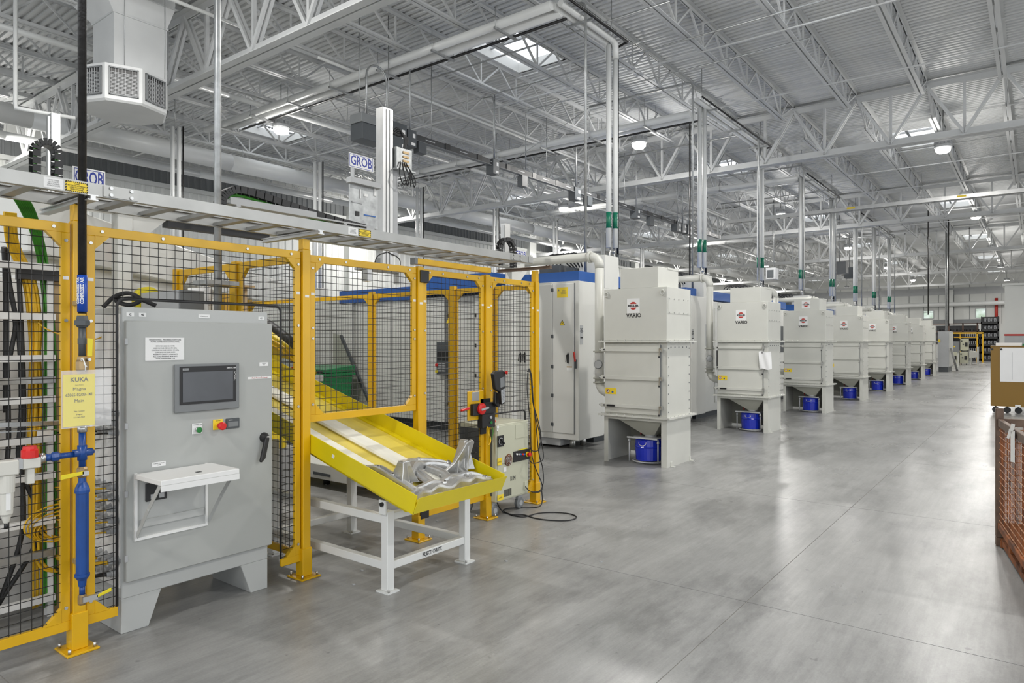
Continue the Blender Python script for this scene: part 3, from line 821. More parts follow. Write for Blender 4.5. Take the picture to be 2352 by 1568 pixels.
# yellow paper sign in a plastic sleeve
sg = thing('paper_sign', 'yellow paper sign in a clear plastic sleeve hung on the air pipe', 'sign', (AX + .04, 1.4, 1.18))
SX = AX + .046
part('sleeve', MB().box(SX - .001, SX + .001, 1.302, 1.53, 1.17, 1.455), 'plastic_sleeve', sg)
pp = part('paper_sheet', MB().box(SX + .001, SX + .002, 1.31, 1.452, 1.178, 1.435), 'note_yellow', sg)
tx = MB(); X_ = SX + .0024
tx.text('KUKA', .030, (X_, 1.381, 1.408), '+X', ex=.0002, bold=.0006)
tx.text('Alpine Partners', .006, (X_, 1.381, 1.382), '+X', ex=.0001)
tx.text('Magna', .023, (X_, 1.381, 1.362), '+X', ex=.0002)
tx.text('65065-02/03-141', .0205, (X_, 1.381, 1.333), '+X', ex=.0002, bold=.0002, sx=.86)
tx.text('Main', .023, (X_, 1.381, 1.303), '+X', ex=.0002)
tx.text('Site Contact', .0095, (X_, 1.381, 1.252), '+X', ex=.0002)
tx.text('(Magna)', .009, (X_, 1.381, 1.236), '+X', ex=.0002)
tx.text('517-243-7327', .009, (X_, 1.381, 1.221), '+X', ex=.0002)
part('sign_lettering', tx, 'ink_grey', pp)
part('zip_tie', MB().tube(smooth([(SX, 1.41, 1.45), (SX + .01, 1.405, 1.48), (SX - .005, 1.40, 1.51), (AX + .02, 1.40, 1.505), (SX - .01, 1.42, 1.47)], 5), .003, 6), 'label_white', sg)
# ================================================================== CABLE LADDER behind the first panel
LX = -4.55
cl = thing('cable_ladder', 'upright cream cable ladder with many rungs behind first mesh panel', 'cable ladder', (LX, 1.35, 0))
for y in (.95, 1.232, 1.50): part('side_rail', MB().box(LX - .05, LX, y, y + .03, 0, 2.0), 'label_white', cl)
for y in (k_ for k_ in (612, 727, 823, 873, 918, 1010, 1095, 1200, 1275, 1380)):
    z = onX(70, y, LX)[2]
    if z > .03: part('rung', MB().box(LX, LX + .04, .90, 1.53, z - .019, z + .019), 'label_white' if y not in (873, 1275) else 'galv', cl, .002)
part('back_sheet', MB().box(LX - .36, LX - .34, .6, 1.72, 0, 1.98), 'label_white', cl)
part('corner_strip', MB().box(LX - .10, LX - .05, 1.55, 1.62, 0, 1.95), 'cardboard', cl)
part('top_clamp', MB().box(LX - .06, LX + .03, 1.36, 1.60, 1.95, 2.01), 'black', cl)
part('grey_tube', MB().cyl((LX - .2, 1.06, 0), (LX - .2, 1.06, 1.98), .055, 14), 'light_grey', cl)
CX_ = LX - .03
def cable(pts, r, m, label, group, nm_='cable', n=6):
    return single(nm_, MB().tube(smooth(pts, 5), r, n), m, label, 'cable', group)
rg = random.Random(11)
y0 = lambda px, py=800: onX(px, py, CX_)[1]
# yellow cables
for i in range(9):
    ya = y0(68 + i * 3.6); j = lambda: rg.uniform(-.008, .008); xo = CX_ + rg.uniform(-.03, .02)
    top = (onX(8 + i * 3, 470, LX + .1))
    pts = [(LX + .12, top[1], 2.30), (LX + .06, top[1] + .03, 2.14), (xo, ya - .03, 1.95), (xo, ya, 1.7)] + [(xo + j(), ya + j(), z) for z in (1.5, 1.25, 1.0, .75)]
    if i % 3 == 0: pts += [(xo, ya + .01, .55), (xo + .02, ya + .08, .45), (xo + .05, ya + .25, .42), (xo + .05, ya + .4, .46)]
    elif i % 3 == 1: pts += [(xo, ya + .01, .40), (xo + .02, ya + .07, .27), (xo + .04, ya + .25, .25), (xo + .04, ya + .40, .30)]
    else: pts += [(xo, ya + j(), .5), (xo, ya + j(), .25), (xo, ya, .06)]
    cable(pts, .0085, 'cable_yellow', 'yellow cable tied in the thick bundle on the cream cable ladder', 'yellow cables on the cable ladder')
for i in range(8):
    ya = y0(101 + i * 3.1); xo = CX_ + rg.uniform(-.02, .02); j = lambda: rg.uniform(-.006, .006)
    top = onX(10 + i * 5, 425, LX + .25)
    pts = [(LX + .22, top[1], 2.42), (LX + .18, top[1] + .08, 2.34), (LX + .08, ya - .09, 2.18), (xo, ya - .02, 1.98), (xo, ya, 1.75)] + [(xo + j(), ya + .002 * i + j(), z) for z in (1.5, 1.25, 1.0, .75, .5, .25, .05)]
    cable(pts, .006, 'cable_green', 'green cable in the bundle right of the yellow cables', 'green cables on the cable ladder')
for i, (pa, pb) in enumerate([(20, 44), (44, 50), (12, 14)]):
    ya, yb_ = y0(pa), y0(pb)
    cable([(LX + .02, ya - .02, 2.12), (CX_, ya, 1.95), (CX_, yb_, 1.6), (CX_, yb_ + .01, 1.2), (CX_, yb_, .9), (CX_ , yb_ - .1 * (i - 1), .5), (CX_, yb_ - .12, .1)], .013, 'rubber', 'thick black cable hanging on the outer edge of the ladder', 'black cables on the cable ladder')
cable([(CX_, y0(12), 1.2), (CX_, y0(12), 1.5), (CX_, y0(14), 1.70), (CX_, y0(24), 1.755), (CX_, y0(35), 1.70), (CX_, y0(30), 1.6), (CX_, y0(22), 1.5)], .012, 'rubber', 'black cable bent into a hoop on the cable ladder', 'black cables on the cable ladder')
for i in range(5):
    yc = y0(140, 1260); zc = .50 + .012 * i; rr = .085 + .014 * i
    pts = [(CX_ + .06 + .004 * i, yc - .04 + rr * 1.2 * math.cos(a * math.pi / 6 + i), zc + rr * .75 * math.sin(a * math.pi / 6 + i)) for a in range(13)]
    single('cable', MB().tube(smooth(pts, 3), .0048, 6), 'cable_yellow', 'thin yellow cable wound in the loose coil low on the ladder', 'cable', 'coiled thin yellow cables')
single('cable', MB().tube(smooth([onX(88, 741, -4.3), onX(110, 757, -4.25), onX(155, 772, -4.2), onX(215, 779, -4.2), onX(240, 768, -4.2), onX(258, 745, -4.2), onX(262, 720, -4.2)], 5), .004, 6), 'cable_yellow', 'single thin yellow cable sagging behind the first post', 'cable')
st = thing('strut_channel', 'galvanised slotted strut with paper labels behind the paper sign', 'strut', (-4.15, 1.3, 1.13))
for z in (1.125, 1.085): pass
part('channel', MB().bar(onX(-60, 978, -4.1), onX(205, 968, -4.1), .02, .022).bar(onX(-60, 995, -4.1), onX(205, 983, -4.1), .006, .006), 'galv', st)
part('paper_label', MB().box(-4.088, -4.083, onX(85, 983, -4.085)[1], onX(117, 980, -4.085)[1], 1.10, 1.135), 'label_white', st)
# ================================================================== REJECT CHUTE
SL = math.atan(.272); CO, SI = math.cos(SL), math.sin(SL)
def ch(s, y, n=0): return Vector((-2.93 - s * CO + n * SI, y, .572 + s * SI + n * CO))
LN = 3.35
ct = thing('reject_chute', 'long sloping yellow steel chute passing under the mesh fence', 'chute', (-3.3, 3.28, .5))
def slab(s0, s1, y0, y1, n0, n1, mb=None):
    m = mb or MB(); vs = [ch(s, y, n) for n in (n0, n1) for s, y in ((s0, y0), (s1, y0), (s1, y1), (s0, y1))]
    return m.add(vs, [(0, 3, 2, 1), (4, 5, 6, 7), (0, 1, 5, 4), (1, 2, 6, 5), (2, 3, 7, 6), (3, 0, 4, 7)])
YL, YR = 2.86, 3.69
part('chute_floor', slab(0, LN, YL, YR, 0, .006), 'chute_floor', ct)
part('side_wall', slab(0, LN, YL - .006, YL, -.004, .118), 'chute_yellow', ct)
part('side_wall', slab(0, LN, YR, YR + .006, -.004, .118), 'chute_yellow', ct)
part('end_wall', MB().poly([ch(0, YL - .006, 0), ch(0, YR + .006, 0), ch(-.022, YR + .006, .112), ch(-.022, YL - .006, .112)], (-.005, 0, 0)), 'chute_yellow', ct)
part('inner_lip', slab(.03, LN, YL, YL + .05, .006, .016), 'chute_yellow', ct)
part('inner_lip', slab(.03, LN, YR - .05, YR, .006, .016), 'chute_yellow', ct)
for y in (YL + .06, YR - .2): part('under_beam', slab(.12, LN, y, y + .05, -.055, -.001), 'chute_yellow', ct)
for a, b_ in ((2.935, 3.09), (3.235, 3.39)):
    part('wear_strip', slab(.02, LN, a, b_, .006, .034), 'uhmw', ct, .012, label='white plastic wear strip')
for y in (YL + .012, YR - .075):
    part('stop_block', slab(.015, .035, y, y + .065, .016, .07), 'chute_yellow', ct, .002)
p = part('small_tag', MB().box(0, 0, 0, 0, 0, 0) and slab(.78, .80 + .005, YL - .0075, YL - .006, .05, .073), 'label_white', ct)
# frame
ff = thing('chute_frame', 'white square tube frame under the yellow reject chute', 'frame', (-3.7, 3.37, 0))
for x in (-3.29, -4.55):
    for y in (2.98, 3.62) if x < -4 else (2.98, 3.62):
        yy = y if y < 3 else 3.72
        h = .515 if x > -4 else .86
        part('leg', MB().box(x - .03, x + .03, yy - .03, yy + .03, .01, h), 'pipe_white', ff, .003)
        fp = part('foot_plate', MB().box(x - .055, x + .055, yy - .05, yy + .05, 0, .01), 'pipe_white', ff)
        part('anchor_bolt', MB().cyl((x + .042, yy - .03, .01), (x + .042, yy - .03, .025), .007, 6), 'steel', fp)
for y in (2.98, 3.72):
    for z in (.14, .435):
        part('side_rail', MB().box(-4.52, -3.32, y - .025, y + .025, z, z + .052), 'pipe_white', ff, .003)
    for x in (-3.29,):
        br = part('pivot_bracket', MB().box(x - .03, x + .03, y - .035, y - .027, .47, .62).box(x - .03, x + .03, y + .027, y + .035, .47, .62) if False else MB().box(x - .035, x + .03, y - .045, y - .036, .50, .59), 'pipe_white', ff)
        part('pivot_bolt', MB().cyl((x, y - .06, .565), (x, y - .045, .565), .014, 10), 'black', br)
fr_ = part('cross_rail', MB().box(-3.315, -3.265, 3.01, 3.69, .14, .19), 'pipe_white', ff, .003)
part('stencil_lettering', MB().text('REJECT CHUTE', .036, (-3.2645, 3.36, .166), '+X', ex=.0003, bold=.0008, sx=.78), 'ink', fr_)
part('cross_rail', MB().box(-4.575, -4.525, 3.01, 3.69, .14, .19), 'pipe_white', ff, .003)
part('cross_rail', MB().box(-3.315, -3.265, 3.01, 3.69, .455, .50), 'pipe_white', ff, .003)
# ------------------------------------------------------------------ cast aluminium part
def hat(st, n0=.03, along='y', k=5):
    """hat-section casting swept through stations (s, y, half width, height)"""
    P = [Vector((a, b, w)) for a, b, w, h in st]; H = [Vector((h, 0, 0)) for a, b, w, h in st]
    P, H = smooth(P, k), smooth(H, k); secs = []
    for i, (p, h) in enumerate(zip(P, H)):
        a, b = P[max(0, i - 1)], P[min(len(P) - 1, i + 1)]
        d = Vector((b.x - a.x, b.y - a.y, 0)).normalized(); c = Vector((-d.y, d.x, 0)); w, hh = p.z, h.x
        pr = ((-1, 0), (-1, .009), (-.74, .012), (-.66, hh * .75), (-.58, hh * .96), (-.3, hh), (-.22, hh * .78), (.22, hh * .78), (.3, hh), (.56, hh * .96), (.66, hh * .7), (.76, .012), (1, .009), (1, 0))
        secs.append([ch(p.x + c.x * w * q, p.y + c.y * w * q, n0 + z) for q, z in pr])
    m = MB(); n = len(secs[0]); fs = []
    for i in range(len(secs) - 1):
        for q in range(n): fs.append((i * n + q, i * n + (q + 1) % n, (i + 1) * n + (q + 1) % n, (i + 1) * n + q))
    fs.append(tuple(reversed(range(n)))); fs.append(tuple((len(secs) - 1) * n + q for q in range(n)))
    m.add([p for s_ in secs for p in s_], fs, False)
    for q in (-1, -2): m.sm[q] = False
    return m
ca = thing('aluminium_casting', 'bare cast aluminium subframe lying at the low end of the chute', 'casting', tuple(ch(.3, 3.28, .03)))
part('front_beam', hat([(.09, 2.895, .03, .025), (.10, 2.93, .045, .03), (.13, 3.0, .06, .05), (.15, 3.08, .085, .04), (.15, 3.17, .07, .062), (.14, 3.26, .095, .045), (.15, 3.35, .08, .07), (.16, 3.45, .10, .05), (.15, 3.54, .07, .06), (.11, 3.61, .055, .045), (.08, 3.665, .04, .035)]), 'cast_alu', ca)
part('rear_beam', hat([(.26, 3.02, .04, .045), (.32, 3.08, .045, .05), (.39, 3.16, .06, .06), (.46, 3.26, .075, .075), (.49, 3.36, .085, .05), (.45, 3.44, .06, .055), (.38, 3.50, .05, .06), (.30, 3.55, .05, .05)]), 'cast_alu', ca)
part('side_arm', hat([(.14, 2.99, .05, .05), (.25, 2.965, .045, .07), (.36, 2.95, .05, .085), (.47, 2.955, .055, .08), (.55, 2.94, .045, .05), (.61, 2.915, .022, .03)]), 'cast_alu', ca)
part('side_arm', hat([(.13, 3.50, .05, .05), (.22, 3.53, .045, .055), (.30, 3.55, .05, .06), (.37, 3.56, .035, .04)]), 'cast_alu', ca)
part('cross_link', hat([(.20, 3.22, .035, .035), (.30, 3.24, .05, .03), (.40, 3.25, .04, .04)]), 'cast_alu', ca)
part('cross_link', hat([(.20, 3.38, .04, .04), (.30, 3.39, .035, .05), (.42, 3.38, .045, .04)]), 'cast_alu', ca)
def loft(secs):
    m = MB(); n = len(secs[0]); vs = [p for s in secs for p in s]; fs = []
    for i in range(len(secs) - 1):
        for k in range(n): fs.append((i * n + k, i * n + (k + 1) % n, (i + 1) * n + (k + 1) % n, (i + 1) * n + k))
    fs.append(tuple(range(n))); fs.append(tuple((len(secs) - 1) * n + k for k in reversed(range(n))))
    return m.add(vs, fs)
def horn(s, y, top, lean, w0, w1):
    secs = []
    for t in (0, .25, .5, .75, .93, 1):
        w = (w0 * (1 - t) ** 1.6 + w1); d = .045 * (1 - t) + .026
        c = ch(s, y, .05) + Vector((lean[0] * t, lean[1] * t, top * t)); yv = Vector((0, 1, 0)); sv = Vector((1, 0, 0))
        if t == 1: w *= .8; d *= .8
        secs.append([c - yv * w + sv * d, c + yv * (w * .3) + sv * (d * .55), c + yv * w + sv * d, c + yv * w * .9 - sv * d, c - yv * w * .9 - sv * d])
    return loft(secs)
part('mounting_horn', horn(.30, 3.03, .145, (.03, -.02), .05, .030), 'cast_alu', ca, .004)
part('mounting_horn', horn(.30, 3.60, .20, (-.03, .05), .035, .024), 'cast_alu', ca, .004)
for (s, y, n) in ((.47, 2.955, .095), (.52, 3.38, .07), (.10, 2.93, .055), (.10, 3.62, .065), (.15, 3.26, .07), (.33, 2.955, .10), (.37, 3.52, .085)):
    c = ch(s, y, n - .03); e = ch(s, y, n + .012)
    bo = part('boss', MB().cyl(c, e, .017, 14, .014), 'cast_alu', ca)
    part('bolt_hole', MB().cyl(e, e + Vector((0, 0, .0012)), .007, 10), 'black', bo)
fin = [(3.34, .05), (3.42, .075), (3.49, .12), (3.545, .20), (3.575, .255), (3.63, .27), (3.655, .25), (3.64, .15), (3.63, .05), (3.5, .035)]
part('swept_fin', MB().poly([ch(.285, y, n) for y, n in fin], ch(.305, 0, 0) - ch(.285, 0, 0)), 'cast_alu', ca, .003)
part('fin_rib', MB().poly([ch(.23, 3.575, .04), ch(.29, 3.60, .25), ch(.36, 3.575, .04)], (0, .012, 0)), 'cast_alu', ca, .002)
part('fin_rib', MB().poly([ch(.25, 3.50, .04), ch(.295, 3.53, .16), ch(.34, 3.50, .04)], (0, .012, 0)), 'cast_alu', ca, .002)
part('tail_lug', MB().bar(ch(.56, 2.93, .07), ch(.66, 2.90, .06), .04, .016), 'cast_alu', ca, .004)
# ================================================================== ROBOT CONTROLLER
def q3(cx, cy, X=-3.85): return onX(980 + cx / 3.92, 820 + cy / 3.92, X)
rc = thing('robot_controller', 'cream robot controller on castors standing in the fence opening', 'controller', (-4.07, 5.03, 0))
part('body', MB().box(-4.30, -3.855, 4.785, 5.28, .145, .845), 'controller_cream', rc, .006)
part('side_vent', MB().box(-4.28, -3.9, 4.775, 4.785, .2, .8), 'dark_grey', rc)
part('upper_door', MB().box(-3.855, -3.848, 4.80, 5.27, .485, .83), 'controller_cream', rc, .003)
part('lower_panel', MB().box(-3.855, -3.85, 4.80, 5.265, .16, .475), 'controller_cream', rc, .003)
part('raised_flap', MB().box(-3.848, -3.843, 5.06, 5.26, .69, .82), 'controller_cream', rc, .003)
a = q3(635, 710); c = q3(690, 800)
sw = part('main_switch', MB().box(-3.848, -3.842, a[1], c[1], c[2], a[2]), 'black', rc)
cy, cz = (a[1] + c[1]) / 2, (a[2] + c[2]) / 2
part('rotary_knob', MB().cyl((-3.842, cy, cz), (-3.825, cy, cz), .024, 16).bar((-3.822, cy - .025, cz + .025), (-3.822, cy + .025, cz - .025), .014, .012), 'black', sw)
part('dial_ring', MB().cyl((-3.8421, cy, cz), (-3.839, cy, cz), .032, 20), 'light_grey', sw)
a = q3(733, 925)
fn = part('fan_guard', MB().cyl((-3.85, a[1], a[2]), (-3.842, a[1], a[2]), .054, 24), 'rust', rc, label='round brown fan opening')
fm = MB()
for r in (.016, .03, .044): fm.tube(arc((-3.84, a[1], a[2]), r, 0, 2 * math.pi, 20), .0016, 5, False)
for k in range(4): fm.bar((-3.84, a[1], a[2]), (-3.84, a[1] + .052 * math.cos(k * math.pi / 2 + .7), a[2] + .052 * math.sin(k * math.pi / 2 + .7)), .004, .003)
part('guard_wire', fm, 'alu', fn, kind='stuff')
a, c = q3(778, 855), q3(915, 910)
op = part('operator_panel', MB().box(-3.85, -3.840, a[1], c[1] + .012, c[2] - .005, a[2] + .005), 'black', rc, .002)
part('panel_strip', MB().box(-3.84, -3.8385, 5.10, 5.24, a[2] + .008, a[2] + .017), 'valve_yellow', op)
e = q3(897, 872)
part('estop_ring', MB().cyl((-3.84, e[1], e[2]), (-3.834, e[1], e[2]), .024, 18), 'valve_yellow', op)
part('estop_button', MB().lathe((-3.834, e[1], e[2]), (1, 0, 0), [(0, .012), (.014, .014), (.016, .020), (.03, .020), (.034, .015)], 16), 'red', op)
for i, (cx, cc) in enumerate(((800, 'ink_white'), (820, 'light_grey'), (833, 'sign_blue'), (852, 'red'), (866, 'sign_blue'))):
    k = q3(cx, 872); part('selector', MB().cyl((-3.84, k[1], k[2]), (-3.826, k[1], k[2]), .0085, 12), cc, op)
k = q3(776, 1090)
part('stencil_lettering', MB().text('R1N', .058, (-3.8485, k[1], k[2]), '+X', ex=.0003, bold=.0008, sx=.72), 'ink', rc)
a, c = q3(697, 1195), q3(762, 1240); bm = MB(); y = a[1]; rr = random.Random(2)
while y < c[1]:
    w_ = rr.choice((.0016, .003)); bm.box(-3.8498, -3.849, y, y + w_, c[2], a[2]); y += w_ + rr.choice((.0018, .003))
part('bar_code', bm, 'ink', rc, kind='stuff')
for (x0, z0, x1, z1, mm) in ((635, 912, 675, 968, 'label_yellow'), (635, 1245, 690, 1280, 'label_yellow'), (630, 620, 648, 640, 'label_white'), (630, 650, 642, 665, 'label_white'), (898, 590, 912, 600, 'label_white'), (690, 990, 715, 1028, 'label_white')):
    a, c = q3(x0, z0), q3(x1, z1)
    pl = part('label_plate', MB().box(-3.8485, -3.8465, a[1], c[1], c[2], a[2]), mm, rc)
    if x0 == 635: part('plate_lettering', MB().text('CAUTION\nHOT SURFACE', .008, (-3.846, (a[1] + c[1]) / 2, (a[2] + c[2]) / 2), '+X', ex=.0002), 'ink', pl)
a, c = q3(875, 1120), q3(900, 1185)
part('socket_plate', MB().box(-3.85, -3.838, a[1], c[1], c[2], a[2]), 'controller_cream', rc, .002)
for y in (4.84, 5.23):
    for x in (-3.93, -4.24):
        w_ = part('caster', MB().box(x - .016, x + .016, y - .035, y + .035, .095, .15), 'light_grey', rc)
        part('caster_wheel', MB().lathe((x - .02, y, .055), (1, 0, 0), [(0, .045), (.004, .055), (.036, .055), (.04, .045)], 18), 'mid_grey', w_)
        part('wheel_hub', MB().cyl((x + .02, y, .055), (x + .024, y, .055), .026, 12), 'light_grey', w_)
# interlock on the fourth post
il = thing('interlock_switch', 'black gate interlock with red rotary handle on yellow plate', 'switch', (-3.87, 4.56, .95))
a, c = q3(375, 310, -3.90), q3(475, 560, -3.90)
part('mounting_plate', MB().box(-3.915, -3.90, a[1], c[1] + .06, c[2], a[2]), 'fence_yellow', il, .003)
a, c = q3(407, 315, -3.90), q3(472, 390, -3.90)
part('silver_tag', MB().box(-3.90, -3.895, a[1], c[1], c[2], a[2]), 'alu_soft', il, .002)
a, c = q3(425, 425, -3.86), q3(625, 505, -3.86)
bo = part('switch_body', MB().box(-3.91, -3.86, a[1], c[1], c[2], a[2]), 'black', il, .006)
k = q3(498, 465, -3.85)
part('rotary_handle', MB().lathe((-3.862, k[1], k[2]), (1, 0, 0), [(0, .05), (.02, .05), (.026, .042), (.03, .03)], 20), 'red', bo)
part('handle_bar', MB().bar((-3.83, k[1] - .03, k[2] - .006), (-3.825, k[1] + .062, k[2] + .008), .02, .018), 'light_grey', bo, .004)
a = q3(310, 480, -3.87)
part('escape_handle', MB().bar((-3.87, a[1] + .0, a[2]), (-3.87, a[1] + .11, a[2] + .012), .02, .018), 'red', bo, .003)
a, c = q3(505, 515, -3.85), q3(618, 625, -3.85)
bo = part('button_box', MB().box(-3.915, -3.85, a[1], c[1], c[2], a[2]), 'black', il, .005)
for cx, cz, mm in ((575, 540, 'light_grey'), (578, 588, 'button_green')):
    k = q3(cx, cz, -3.85); part('push_button', MB().cyl((-3.85, k[1], k[2]), (-3.84, k[1], k[2]), .014, 14), mm, bo)
k = q3(620, 580, -3.84); part('red_button', MB().cyl((-3.87, k[1] - .01, k[2]), (-3.87, k[1] + .02, k[2]), .016, 12), 'red', bo)
a, c = q3(500, 380, -3.88), q3(590, 410, -3.88); part('bracket', MB().box(-3.915, -3.90, a[1], c[1], c[2], a[2]), 'black', il)
a, c = q3(503, 630, -3.88), q3(552, 690, -3.88); part('bracket', MB().box(-3.915, -3.90, a[1], c[1], c[2], a[2]), 'black', il)
single('cable', MB().tube(smooth([q3(548, 625, -3.84), q3(555, 680, -3.84), q3(550, 760, -3.84), q3(558, 790, -3.83), q3(575, 750, -3.84), q3(562, 690, -3.86)], 5), .0065, 6), 'cable_yellow', 'short yellow cable looping below the interlock box', 'cable')
single('cable', MB().tube(smooth([q3(590, 625, -3.84), q3(598, 680, -3.84), q3(580, 740, -3.84), q3(572, 770, -3.85)], 5), .004, 6), 'cable_green', 'thin green earth cable below the interlock box', 'cable')
# teach pendant
tp = thing('teach_pendant', 'black teach pendant with grey keypad hung beside the interlock', 'teach pendant', (-3.78, 4.7, 1.03))
def q(cx, cy, X=-3.76): return Vector(q3(cx, cy, X))
out = [q(605, 150), q(628, 125), q(690, 118), q(712, 135), q(712, 265), q(706, 420), q(680, 428), q(672, 320), q(625, 290)]
part('pendant_body', MB().poly(out, (-.042, 0, 0)), 'black', tp, .008, seg=2)
part('screen', MB().poly([q(664, 190, -3.757), q(700, 175, -3.757), q(704, 262, -3.757), q(666, 275, -3.757)], (-.004, 0, 0)), 'mid_grey', tp)
part('keypad', MB().poly([q(672, 300, -3.757), q(704, 282, -3.757), q(704, 400, -3.757), q(678, 420, -3.757)], (-.004, 0, 0)), 'light_grey', tp)
km = MB()
for i in range(8):
    for j in range(3):
        k = q(679 + j * 9, 305 + i * 13 - j * 3, -3.7565); km.box(k.x, k.x + .001, k.y - .0025, k.y + .0025, k.z - .003, k.z + .003)
part('key', km, 'dark_grey', tp, kind='stuff')
k = q(705, 138, -3.76); part('estop_button', MB().lathe(k, (.6, .8, 0), [(0, .011), (.01, .012), (.012, .017), (.022, .016)], 14), 'red', tp)
part('holder_hook', MB().poly([q(622, 310, -3.82), q(660, 330, -3.82), q(665, 440, -3.82), q(650, 452, -3.82), q(618, 420, -3.82)], (-.03, 0, 0)), 'black', tp, .004)
# hanging black cables
hang = [[(905, 130), (925, 118), (940, 160), (955, 400), (1000, 560), (1030, 720), (1010, 830), (960, 845), (930, 820)],
        [(910, 140), (905, 300), (930, 560), (950, 900), (1040, 1150), (1010, 1215), (930, 1205), (890, 1165)],
        [(915, 125), (945, 170), (965, 450), (1020, 700), (1050, 860), (1040, 930), (960, 955), (925, 925)],
        [(908, 130), (930, 115), (950, 300), (985, 620), (1010, 860), (1045, 1000), (1050, 1130), (1020, 1200), (950, 1215)]]
for i, pth in enumerate(hang):
    pts = [Vector(q3(x, y, -3.83 + .012 * i)) for x, y in pth]
    single('cable', MB().tube(smooth(pts, 5), .0048, 6), 'rubber', 'black cable hanging in a long loop from the last fence post', 'cable', 'black cables looped over the last fence post')
lp = [onZ_ for onZ_ in []]
def fz(cx, cy, z=.006):
    px, py = 980 + cx / 3.92, 820 + cy / 3.92
    u = (px - 1176) / 1568; D = (z - EYE) / ((783 - py) / 1568)
    return (D * (-math.sin(YAW) + math.cos(YAW) * u), D * (math.cos(YAW) + math.sin(YAW) * u), z)
single('cable', MB().tube(smooth([q3(615, 1200, -3.9), q3(630, 1300, -3.88), fz(690, 1395), fz(780, 1425), fz(880, 1436), fz(1000, 1405), fz(1150, 1397), fz(1290, 1410), fz(1350, 1440), fz(1280, 1468), fz(1120, 1468), fz(980, 1450), fz(880, 1420), fz(760, 1415), fz(690, 1380), fz(760, 1358), fz(990, 1350), Vector(q3(1040, 1300, -3.8)), Vector(q3(1035, 1190, -3.82))], 6), .0055, 6), 'rubber', 'black pendant cable lying in a loop on the concrete floor', 'cable')
